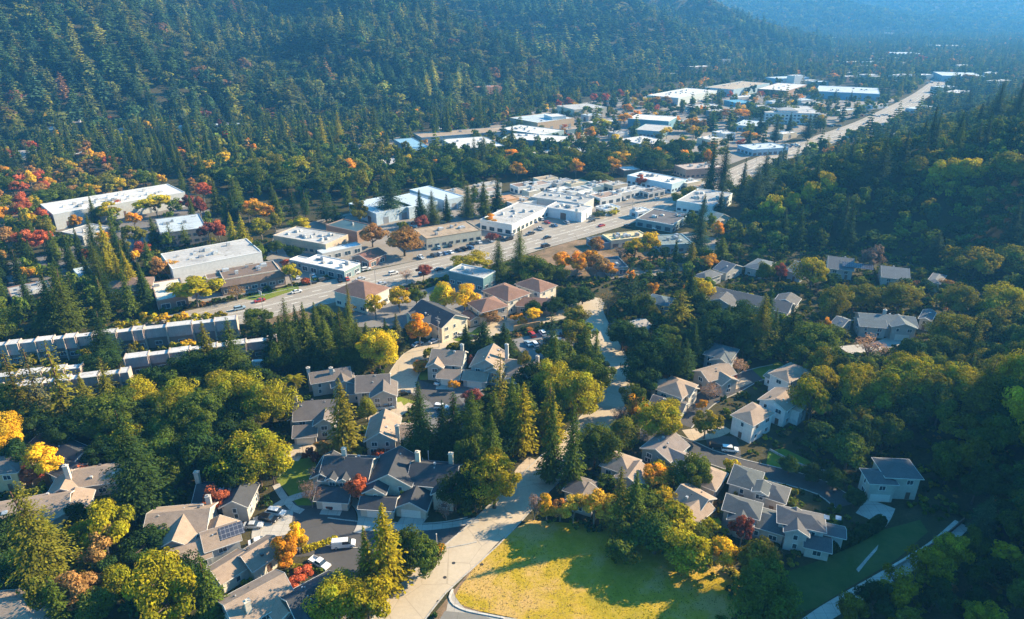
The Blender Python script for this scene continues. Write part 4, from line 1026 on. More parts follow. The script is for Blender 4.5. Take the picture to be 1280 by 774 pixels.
flat((436,254),(470,267),(484,246),7,BLW,(0.45,0.55,0.62),'ware',WHS,'leftmost of the three pale blue metal roofed sheds','the leftmost blue metal shed',rk='ribbed',units=0)
flat((478,249),(511,259.5),(540,249),7,BLW,(0.4,0.5,0.58),'ware',WHS,'middle one of the three pale blue metal roofed sheds','the middle blue metal shed',rk='ribbed',units=0)
flat((512,237),(555,250.5),(573,243),7,BLW,(0.4,0.5,0.58),'ware',WHS,'rightmost of the three pale blue metal roofed sheds','the rightmost blue metal shed',rk='ribbed',units=0)
flat((552,238),(570,245),(584,239),6,TAN,BGE,'shop','shop','brown roofed shop beside the pale blue metal sheds','the brown roofed shop',units=2)
flat((15,374),(67,363),(50,351),6,GRY,BRN,'office','office_building','long brown office with grey roof at the left edge','the long brown office',units=4,fascia=(.25,.16,.12))
housec(163,357,20,17,14,4.5,'hip',.45,'brown hip roofed pavilion between tall conifers','the brown pavilion',(0.3,0.2,0.15),(0.2,0.14,0.11),style='office',name='pavilion',cat='pavilion')
flat((196,376),(234,369),(214,349),4.6,(0.78,0.72,0.6),(0.28,0.19,0.15),'shop','shop','cream roofed shop behind the big yellow tree','the cream roofed shop',units=1)
flat((99,346),(118,342),(112,332),5,BLW,(0.4,0.5,0.55),'shop','shop','small white roofed shop between tall conifers','the small white shop',units=1)
# small houses and shops of the dense block behind the dealership
TINY = [(650,250,17,12,5,TAN,WH,'tan'),(632,247,14,9,6,(0.6,0.35,0.2),(0.6,0.35,0.18),'orange walled'),(664,237,9,8,6,WH,CRM,'cream'),(688,243,18,11,5,GRY,WH,'grey'),(701,236,15,10,5,WH,GRY,'white'),
 (722,236,17,10,5,(0.45,0.45,0.44),WH,'pale grey'),(736,241,11,8,4,WH,WH,'all white'),(757,243,18,11,5,(0.36,0.26,0.2),WH,'brown roofed'),(776,239,12,8,5,WH,LGR,'white roofed'),(791,235,14,9,5,LGR,WH,'light grey'),
 (672,229,16,10,5,(0.36,0.27,0.22),WH,'dull brown'),(702,226,16,10,5,(0.33,0.33,0.35),LGR,'dark grey'),(720,227,15,9,5,(0.6,0.5,0.33),CRM,'sand coloured'),(740,232,13,9,5,LGR,TEA,'teal walled'),(610,237,14,10,5,(0.4,0.32,0.27),WH,'rust roofed'),
 (815,237,15,9,4,DKR,LGR,'black roofed'),(760,258,12,9,4,BLW,WH,'blue white'),(726,252,10,7,4,WH,(0.35,0.4,0.45),'steel blue'),
 (103,152,26,12,6,(0.35,0.3,0.28),BRN,'brown'),(48,161,30,14,6,(0.2,0.35,0.45),GRY,'blue roofed'),(150,161,14,9,6,WH,GRY,'white'),(209,158,26,10,7,BLW,WH,'pale blue'),(283,155,40,12,7,(0.45,0.55,0.6),GRY,'long blue grey'),(326,158,14,10,6,(0.5,0.35,0.28),CRM,'tan'),
 (94,193,12,9,5,WH,WH,'small white'),(25,190,22,12,6,(0.4,0.34,0.3),WH,'dull grey'),(610,108,34,16,9,(0.42,0.22,0.14),(0.5,0.25,0.15),'orange walled'),(870,83,60,22,9,WH,BRN,'long white'),(905,74,24,14,8,BLW,GRY,'pale blue'),(995,94,22,14,16,WH,WH,'tall white'),
 (835,92,30,14,7,WH,BRN,'white roofed'),(1040,47,36,16,10,WH,(.5,.45,.4),'far white'),(1110,41,50,20,12,WH,WH,'far long white'),(1130,40,26,16,12,WH,TAN,'far tan'),(1155,93,30,16,8,WH,TEA,'far teal'),(1180,108,34,18,8,BLW,GRY,'far pale'),(1195,115,24,14,7,WH,GRY,'far grey'),(1060,95,24,14,8,WH,BRN,'far brown'),(1085,93,30,16,8,WH,GRY,'far cream')]
TINY += [(655,230,16,10,5,BRN,WH,'umber'),(682,222,15,9,5,TAN,CRM,'fawn'),(750,227,14,9,5,BRN,WH,'chestnut'),(770,229,13,9,5,GRY,BGE,'slate'),(612,229,14,9,5,GRY,BGE,'ash grey'),(596,233,13,9,5,TAN,BGE,'sand'),
 (862,226,14,9,5,WH,CRM,'ivory'),(880,232,12,8,4,BRN,BGE,'dark brown'),(640,262,16,9,4,TAN,WH,'ochre'),(800,262,10,7,4,WH,BLW,'icy white'),(708,247,13,8,5,BRN,WH,'walnut')]
for i,(px,py,w,d,h,rc,wc,cn) in enumerate(TINY):
    c = at(px,py,h); a = R(34 if py > 170 else (12 if px < 400 else 30)); dx,dy = rot2(w/2,d/2,a)
    nr = ('behind the workshop' if px<740 else 'behind the cream roofed store') if py>200 else ('at the foot of the left hill' if px<400 else 'far up the valley')
    building('shop' if py>200 else 'house', f'{cn} flat roofed {"shop" if py>200 else "building"} {nr}', 'shop' if py>200 else 'building', Vector((c.x-dx,c.y-dy,c.z)), a, [(0,0,w,d,h,'flat',0)], ('stucco',wc), ('membrane',rc), tuple(min(.8,x*1.1) for x in wc), style='shop' if py>200 else 'none', units=2, frames=False, wmax=3, seed=i)

CL = random.Random(77)
for i,(x0,x1,y) in enumerate([(700,730,160),(735,775,152),(755,790,165),(850,905,132),(905,960,120),(950,985,126),(985,1020,124),(845,880,150),(880,915,138),(890,920,165),(960,1000,165),(1040,1075,137),(1080,1110,130),(720,760,143),(660,700,190),(930,955,146),(870,905,172),(1000,1030,128)]):
    px = (x0+x1)/2; w_ = (x1-x0)/FPX*at(px,y).length*CL.uniform(.5,.9); d_ = CL.uniform(9,18); h_ = CL.uniform(4,7); c_ = at(px,y,h_); a_ = R(CL.choice([33,36,30])); dx_,dy_ = rot2(w_/2,d_/2,a_)
    wc = CL.choice([WH,LGR,TEA,CRM,BLW,BGE]); rc = CL.choice([WH,LGR,BLW,TAN,WH])
    nm = {WH:'white',LGR:'light grey',TEA:'teal',CRM:'cream',BLW:'pale blue',BGE:'beige'}[wc]; near = min(LAND, key=lambda l:(l[1]-px)**2+4*(l[2]-y)**2)[0]
    building('workshop', f'low {nm} flat roofed workshop beside {near}', 'workshop', Vector((c_.x-dx_,c_.y-dy_,c_.z)), a_, [(0,0,w_,d_,h_,'flat',0)], ('stucco',wc), ('membrane',rc), wc, style='ware', units=2, frames=False, seed=i)

FARB = random.Random(5)
for i in range(26):
    px, py = FARB.uniform(1010,1250), FARB.uniform(62,118)
    if 1100 < px < 1190 and py > 100: continue
    c_ = at(px,py,8); w_, d_ = FARB.uniform(18,46), FARB.uniform(12,20); rc = FARB.choice([WH,WH,LGR,TAN,GRY,BLW]); wc = FARB.choice([WH,GRY,BGE,TEA])
    nm = {WH:'white',LGR:'light grey',TAN:'tan',GRY:'grey',BLW:'pale blue'}[rc]
    b_ = building('building', f'far {nm} roofed building among the trees of the upper valley', 'building', c_, R(FARB.uniform(15,45)), [(0,0,w_,d_,FARB.uniform(6,9),'flat',0)], ('stucco',wc), ('membrane',rc), wc, style='none', units=1, frames=False, seed=i, group=f'far {nm} roofed buildings of the upper valley')

# long rows of terraced apartments: stepped units with white roof edges and fin walls
def terrace(A, B, depth, h, n, label, lm, z0=0):
    depth = 3.2
    a, b = at(*A,h), at(*B,h); u = Vector((b.x-a.x,b.y-a.y)); W = u.length; ang = math.atan2(u.y,u.x)
    rng = random.Random(n); root = empty('apartment_row', (a.x,a.y,a.z), ang); tag(root, label, 'apartment block')
    x = 0; k = 0; widths = [rng.choice([6.5,9.5,14,15.5]) for _ in range(n)]; f = W/sum(widths); wl,rf,fn,fu = MB(),MB(),MB(),MB()
    for i, w in enumerate(widths):
        w *= f; st = 0.0 if i%2 == 0 else 1.1; hh = h-(0 if i%2==0 else .5)
        up = obj('upper_wall', MB().box(x+.2,st-.25,h*.5,x+w-.2,st+.3,hh-.3), mat('shingle',(0.42,0.35,0.34)), root)
        wl.box(x+.21,st+.3,-.5,x+w-.21,depth,hh-.3)
        rf.box(x+.1,st-.5,hh-.29,x+w-.1,depth+.3,hh)
        obj('fin_wall', MB().box(x-.19,st-.9,-.5,x+.19,depth+.4,h+.15), mat('stucco',(0.46,0.37,0.31)), root)
        m = max(1,int(w/4.5))
        for q in range(m):
            o = link('window', win_mesh(2.2,1.3,'pane'), None, root, loc=(x+(q+.5)*w/m, st+.29, h*.12+.3)); link('window_frame', win_mesh(2.2,1.3,'frame'), None, o)
        FOOT.append(np.array([(a.x+rot2(X,Y,ang)[0],a.y+rot2(X,Y,ang)[1]) for X,Y in ((x,0),(x+w,0),(x+w,depth),(x,depth))]))
        x += w
    obj('fin_wall', MB().box(x-.19,-.9,-.5,x+.19,depth+.4,h+.15), mat('stucco',(0.46,0.37,0.31)), root)
    obj('wall', wl, mat('siding',(0.24,0.19,0.165)), root); obj('roof', rf, mat('membrane',(0.60,0.58,0.56)), root)
    landmark(lm, at((A[0]+B[0])/2,(A[1]+B[1])/2,h/2)); return root
terrace((-30,434.5),(295,398.5),9,8.5,15,'longest brown apartment row with white roof edge, nearest the highway','the longest apartment row')
terrace((-30,474),(100,459),9,7,6,'brown apartment row half hidden behind sparse pines at the left edge','the half hidden apartment row')
terrace((155,448),(345,423.5),9,7.5,9,'brown apartment row with dark conifers standing along its front','the middle apartment row')
terrace((-30,489),(160,464.5),9,7,9,'nearest brown apartment row behind the round oak trees','the nearest apartment row')

# ================================================================ condominiums and houses
CW=(0.66,0.60,0.50); GW=(0.46,0.42,0.37); BW=(0.35,0.37,0.38); RB=(0.30,0.18,0.14); RG=(0.17,0.145,0.13); RT=(0.33,0.25,0.19); RD=(0.065,0.068,0.075); RRB=(0.23,0.135,0.10)
house3((418,364),(457,374.5),(497,363),6.5,'hip',.45,'white walled two storey block with red brown hip roof beside the highway','the red brown hip roofed block',CW,RRB,style='office',name='apartment_block',cat='building')
house3((512,390),(552,409.5),(593,401),6.3,'x',.5,'cream gabled apartment house with dark roof and red tree at its front','the cream apartment house',(0.70,0.62,0.46),RD,extra=[(8,-2,5,6,6.3,'y',.5),(0,-1.5,4,6,6.0,'y',.5)],style='house',name='apartment_house',cat='house')
house3((645,355.5),(675,366),(691,356),6,'hip',.42,'red brown roofed townhouse with white windows, farthest of three','the farthest red brown townhouse',CW,RRB,name='townhouse')
house3((604,364),(635,377),(662,367),6,'hip',.42,'red brown roofed townhouse, middle one of three','the middle red brown townhouse',CW,RRB,extra=[(3,-5,9,6,3,'x',.4)],name='townhouse')
house3((585,379),(602,391),(632,381.5),6,'hip',.42,'red brown roofed townhouse beside the big yellow trees','the nearest red brown townhouse',(0.5,0.42,0.33),RRB,extra=[(2,-4,7,5,3,'x',.4)],name='townhouse')
housec(672,378,-8,16,9,3.4,'x',.4,'low red brown garage house below the townhouses','the red brown garage house',(0.42,0.36,0.3),RRB,style='house')
# upper cul-de-sac
housec(561,447,-8,10.5,9,5.4,'x',.62,'grey green two storey house with tan gable and dark garage roof','the grey green gabled house',(0.36,0.38,0.36),RT,extra=[(-.5,-2.2,5,6,5.2,'y',.6),(3.5,-5,7,6,2.9,'x',.5,'garage')],chim=[(9.6,6,9.8)])
housec(612,450,-12,10,11,5.4,'y',.62,'blue grey house with tan roof, tall white chimney and lit garage','the tall white chimney house',(0.42,0.42,0.40),RT,extra=[(-1.5,-4.5,7.5,6,2.9,'x',.5,'garage'),(5.5,-1.5,5,5,5.2,'y',.6)],chim=[(10.6,7,11)])
housec(659,460,-15,14,9,3.8,'x',.5,'brown roofed house with white chimney behind the oak grove','the brown roofed chimney house',GW,RT,extra=[(2,-4,6,6,3.4,'y',.5)],chim=[(10,6.5,7.5)])
house3((390,479),(438,471),(446,457),5,'x',.5,'wide dark roofed house with two pale chimneys by the conifer wall','the two chimney house',GW,RG,extra=[(6,-3.5,7,7,4.2,'y',.5)],chim=[(-.5,4,8.5),(6.4,2,8.2)])
house3((446,490),(486,487),(480,468),5,'x',.55,'tan walled house with dark roof and front gable by the small street','the tan front gable house',GW,RG,extra=[(4.5,-3.5,7.5,8,4.8,'y',.55),(-3,2,5,6,3.4,'x',.5)])
housec(396,512,8,11.5,10,5.3,'x',.6,'three gabled taupe house with dark garage roof beside the tall conifer','the three gabled taupe house',(0.47,0.43,0.38),RG,extra=[(6,-3,5.5,7,5.2,'y',.65),(.3,-5,6,6,2.9,'x',.55,'garage'),(-2,3,5,6,4,'y',.6)],chim=[(-.3,7,9)])
housec(479,536,2,8,11,5.2,'y',.65,'steep gabled taupe house with lit right roof below the small street','the steep gabled taupe house',GW,RT,extra=[(7,3,8.5,7,3.8,'x',.5)],chim=[(8.6,1.5,8.8)])
# lower cul-de-sac
housec(437,585,-6,12,10.5,5.2,'x',.6,'dark roofed house with two small dormers above its white garage','the two dormer house',(0.50,0.46,0.39),RD,extra=[(-2.5,1,5,9,4.8,'y',.6),(.5,-5,8,6,2.9,'x',.5,'garage'),(2.2,-.6,1.8,3,5.9,'y',.6),(5.4,-.6,1.8,3,5.9,'y',.6)],chim=[(4.5,6.5,10.2)],roofs=None)
housec(494,588,-6,10.5,11,5.5,'y',.6,'tan gabled house behind the dark driveway with red maple at its left','the double gabled house',(0.56,0.50,0.40),RD,extra=[(-.3,-3,5,5,5,'y',.6),(-.6,-6.3,8.2,5,2.9,'x',.5,'garage')],chim=[(11,7,10.5)])
housec(544,592,-8,11.5,9.5,5.1,'x',.58,'tan house with low gabled garage at the right end of the cul-de-sac','the gabled garage house',(0.56,0.50,0.40),RD,extra=[(7,-2.8,5,6,5,'y',.6),(-1.5,-6.5,7.5,8,2.9,'y',.55,'garage')],chim=[(9.5,7,10)])
# bottom left cluster
house3((243,627),(304,626),(300,603),3.6,'x',.62,'dark roofed house with pale chimney behind the orange red tree','the dark roofed chimney house',GW,RD,extra=[lambda w,d:(w-4,-3.2,6,8,4.6,'y',.6)],chim=[(-.6,5,8.6)],sky=[(6,2.4,1.2,.8,5.1,.62)])
housec(226,650,8,13,10,5.0,'x',.5,'taupe two storey house with crossing gables by the orange red tree','the crossing gables house',(0.38,0.355,0.33),RT,extra=[(4.5,-4,6.5,8,5.2,'y',.6),(11.5,-2.5,7.5,7,3.2,'y',.55,'garage')],chim=[(12,9,8)])
house3((258,688),(299,674),(287,655),5.4,'x',.55,'grey blue house with solar panels on its tan roof','the solar panel house',BW,RT,extra=[lambda w,d:(-7,-1,7.5,d+1,4.4,'x',.5)],solar=(5.8,2.0,5.2,2.6,6.5,.55))
house3((316,712),(353,688),(337,668),3.5,'x',.55,'long tan roofed house with white walls beside the golden tree','the tan roofed white house',(0.70,0.64,0.54),RT,extra=[lambda w,d:(-6,2,7,6,3.3,'x',.45)])
housec(321,748,42,11.5,9,5.0,'x',.55,'big tan roofed house with broad chimney at the bottom edge','the broad chimney house',(0.56,0.49,0.40),RT,extra=[(6.5,-3.5,4.5,6,4.6,'y',.55)],chim=[(3,1.5,8.6)])
housec(393,747,40,10,9,5,'x',.6,'dark roofed house half hidden by the yellow-green bottom trees','the half hidden dark house',(0.40,0.33,0.28),RD,extra=[(-1,-3,5,6,4.6,'y',.6)])
housec(20,768,6,15,12,5,'hip',.5,'hip roofed tan house with pale chimney in the bottom left corner','the bottom left corner house',GW,RT,extra=[(5,-4,7,7,4.5,'y',.5)],chim=[(11.5,9,9)])
house3((36,557),(88,581),(124,566),3.6,'x',.45,'dark blue roofed house with a glazed white gable end','the glazed gable house',(0.62,0.60,0.55),RD,extra=[lambda w,d:(w-3,-4,6,8,3.0,'x',.3)])
housec(131,592,14,13,8,3.8,'x',.5,'grey tan roofed house with pale stone chimney beside the big conifer','the stone chimney house',(0.52,0.46,0.4),RT,extra=[(-5,-2,7,7,3.4,'y',.55)],chim=[(-.9,2,9)])
housec(15,640,18,25,9.5,3.6,'x',.5,'long tan roofed bungalow at the left edge','the long tan bungalow',(0.55,0.47,0.38),RT,extra=[(22,-1,7,9,3.2,'y',.45)],sky=[(6,2.6,1.2,.9,5.0,.5),(12,2.6,1.2,.9,5.0,.5)])
housec(2,580,10,11,9,5.5,'hip',.4,'yellow walled two storey house at the left edge','the yellow walled house',(0.62,0.46,0.27),RG)
# right cluster
house3((706,613),(735,622),(762,609),3.6,'hip',.5,'grey roofed house behind the orange hedge trees','the grey roofed house',GW,RG,extra=[(2,-2.5,6,6,3.4,'y',.5)])
house3((752,582),(786,594),(818,582.5),4.4,'hip',.5,'brown hip roofed house beside the teal gabled house','the brown hip roofed house',(0.5,0.45,0.4),RT,extra=[(5,-2.5,7,7,4.2,'y',.5)])
house3((803,560),(837,576),(881,566.5),4.6,'y',.42,'teal walled house with broad taupe gable roof and white windows','the teal gabled house',(0.19,0.27,0.29),(0.25,0.21,0.19),extra=[lambda w,d:(w-3,d-9,5.5,6,4.2,'x',.5)],wk='siding')
house3((842,623),(872,640),(900,627),4.8,'x',.5,'taupe roofed house above the yellow-green grove with a lit roof','the lit taupe roof house',(0.33,0.30,0.28),RT,extra=[lambda w,d:(w*.35,-3,6,7,4.4,'y',.55)])
house3((868,603),(893,613),(918,597),3.6,'hip',.45,'tan roofed low house beside the small lime shrub','the low tan roofed house',GW,RT)
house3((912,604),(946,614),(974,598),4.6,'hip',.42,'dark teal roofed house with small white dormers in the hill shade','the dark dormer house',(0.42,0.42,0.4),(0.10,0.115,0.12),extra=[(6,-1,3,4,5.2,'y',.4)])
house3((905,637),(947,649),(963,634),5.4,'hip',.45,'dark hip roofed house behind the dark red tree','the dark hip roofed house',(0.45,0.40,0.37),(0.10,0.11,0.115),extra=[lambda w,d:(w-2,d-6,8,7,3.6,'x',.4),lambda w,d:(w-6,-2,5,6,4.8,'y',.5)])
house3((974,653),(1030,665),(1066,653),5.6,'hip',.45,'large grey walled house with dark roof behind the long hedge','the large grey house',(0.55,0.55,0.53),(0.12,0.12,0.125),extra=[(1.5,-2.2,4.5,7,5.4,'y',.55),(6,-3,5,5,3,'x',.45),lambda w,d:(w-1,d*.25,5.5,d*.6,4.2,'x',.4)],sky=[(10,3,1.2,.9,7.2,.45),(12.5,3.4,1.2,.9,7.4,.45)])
house3((1108,596.5),(1151,598.5),(1156,577),6.6,'hip',.38,'two storey house with pale blue garage alone on the wooded slope','the lone slope house',(0.50,0.49,0.43),(0.11,0.115,0.12),extra=[lambda w,d:(-4.2,-1.5,6.2,d-2,5.6,'hip',.38,'garage')])
house3((963,467.5),(986,478),(1021,468.5),6.1,'hip',.42,'tall white house with half tan roof, uppermost of three white houses','the uppermost white house',(0.74,0.73,0.70),RT,extra=[lambda w,d:(-3,d*.2,4,d*.5,3.2,'x',.3)])
house3((950,499.5),(982,513),(1014,503),6.0,'y',.42,'white gabled house with pale blue shaded side, middle of three white houses','the middle white gabled house',(0.70,0.72,0.72),RT,extra=[lambda w,d:(w-2,d*.4,4.5,5,5.2,'x',.45)])
house3((916,519.5),(941,532),(973,520),6.2,'hip',.42,'tall white house with half dark roof, lowest of three white houses','the lowest white house',(0.74,0.73,0.70),RT)
house3((822,487),(852,498),(879,485),4.8,'hip',.48,'cream house with half tan hip roof beside the bare pink tree','the half tan hip house',(0.60,0.55,0.47),RT,extra=[(-3,2,4,6,4.4,'x',.4),lambda w,d:(w-4,d*.3,5,6,4.6,'x',.5)])
house3((813,505),(851,516),(873,508),3.0,'x',.42,'low dark roofed garage wing below the half tan hip house','the low dark garage',(0.42,0.38,0.34),(0.13,0.12,0.12),name='garage',cat='garage')
house3((868,464),(886,476),(909,461),5.2,'y',.5,'tan roofed house with pale blue garage door and small gable','the blue garage door house',(0.42,0.38,0.33),RT,extra=[lambda w,d:(w-1,d*.25,4,d*.6,4.6,'x',.5,'garage')])
house3((881,443),(912,451),(938,441.5),4.8,'hip',.4,'blue roofed house under the dark oak grove','the blue roofed grove house',(0.36,0.38,0.38),(0.12,0.14,0.15),extra=[(3,-2,6,6,4.4,'y',.5)])
house3((1078,404),(1146,409),(1153,397),5,'x',.4,'wide blue roofed house with white garage behind the pink tree','the wide blue roofed house',(0.46,0.44,0.4),(0.16,0.19,0.20),extra=[(-1,-1.6,9,7,4.6,'x',.4),lambda w,d:(w-9,-2,8,8,5.4,'y',.35,'garage')],chim=[(9,6,8.5)])
house3((889,370),(984,391),(1003,382),3.5,'x',.4,'long low ranch house with white roof edge','the long ranch house',(0.45,0.43,0.4),(0.13,0.13,0.13),extra=[lambda w,d:(0,-6,11,8,3.4,'y',.4),lambda w,d:(w-7,d-2,8,8,3.8,'y',.4)],fascia=(.7,.7,.68))
house3((779,405.5),(798,415),(814,408.5),3.6,'y',.4,'pale grey roofed bungalow beside the road','the pale grey bungalow',(0.46,0.44,0.42),(0.36,0.33,0.30))
house3((808,377),(834,382.5),(841,373.5),4.5,'hip',.4,'small teal house behind the olive oak','the small teal house',(0.2,0.3,0.34),(0.11,0.15,0.17))
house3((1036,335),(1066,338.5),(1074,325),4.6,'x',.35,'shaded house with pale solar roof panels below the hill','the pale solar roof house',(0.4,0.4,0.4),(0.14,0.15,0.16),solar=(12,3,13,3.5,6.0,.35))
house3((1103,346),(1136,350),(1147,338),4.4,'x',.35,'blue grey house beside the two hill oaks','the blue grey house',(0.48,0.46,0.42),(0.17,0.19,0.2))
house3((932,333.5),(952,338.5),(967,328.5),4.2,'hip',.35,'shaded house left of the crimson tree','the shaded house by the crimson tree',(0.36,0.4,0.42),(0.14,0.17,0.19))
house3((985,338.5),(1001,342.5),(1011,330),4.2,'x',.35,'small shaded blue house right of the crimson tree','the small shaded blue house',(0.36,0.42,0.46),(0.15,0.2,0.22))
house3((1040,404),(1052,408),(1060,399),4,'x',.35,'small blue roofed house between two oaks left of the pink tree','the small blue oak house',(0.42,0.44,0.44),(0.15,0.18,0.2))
house3((1150,398),(1163,401),(1170,391),4.5,'y',.4,'white edged gabled house right of the wide blue roofed house','the white edged house',(0.5,0.48,0.45),(0.16,0.17,0.18),fascia=(.75,.75,.73))
house3((893,336),(908,341),(920,331),4,'x',.4,'low grey roofed house above the long ranch house','the low grey house',(0.42,0.42,0.4),(0.17,0.17,0.18))
house3((868,345),(882,350),(893,340),4,'hip',.4,'dark hip roofed cottage behind the lime oak','the dark cottage',(0.4,0.4,0.38),(0.13,0.14,0.15))
house3((1160,352),(1174,355),(1182,345),4.2,'hip',.35,'shaded hip roofed house at the foot of the wooded hill','the hill foot house',(0.45,0.44,0.42),(0.15,0.16,0.17))
house3((952,620),(980,629),(1000,616),4.2,'hip',.42,'low dark roofed house at the bend of the asphalt street','the bend house',(0.42,0.38,0.34),(0.11,0.115,0.12))
housec(895,272,35,14,9,4.5,'y',.45,'white and tan gabled hall beside the bright orange tree','the white tan gabled hall',(0.66,0.6,0.5),(0.5,0.42,0.32))
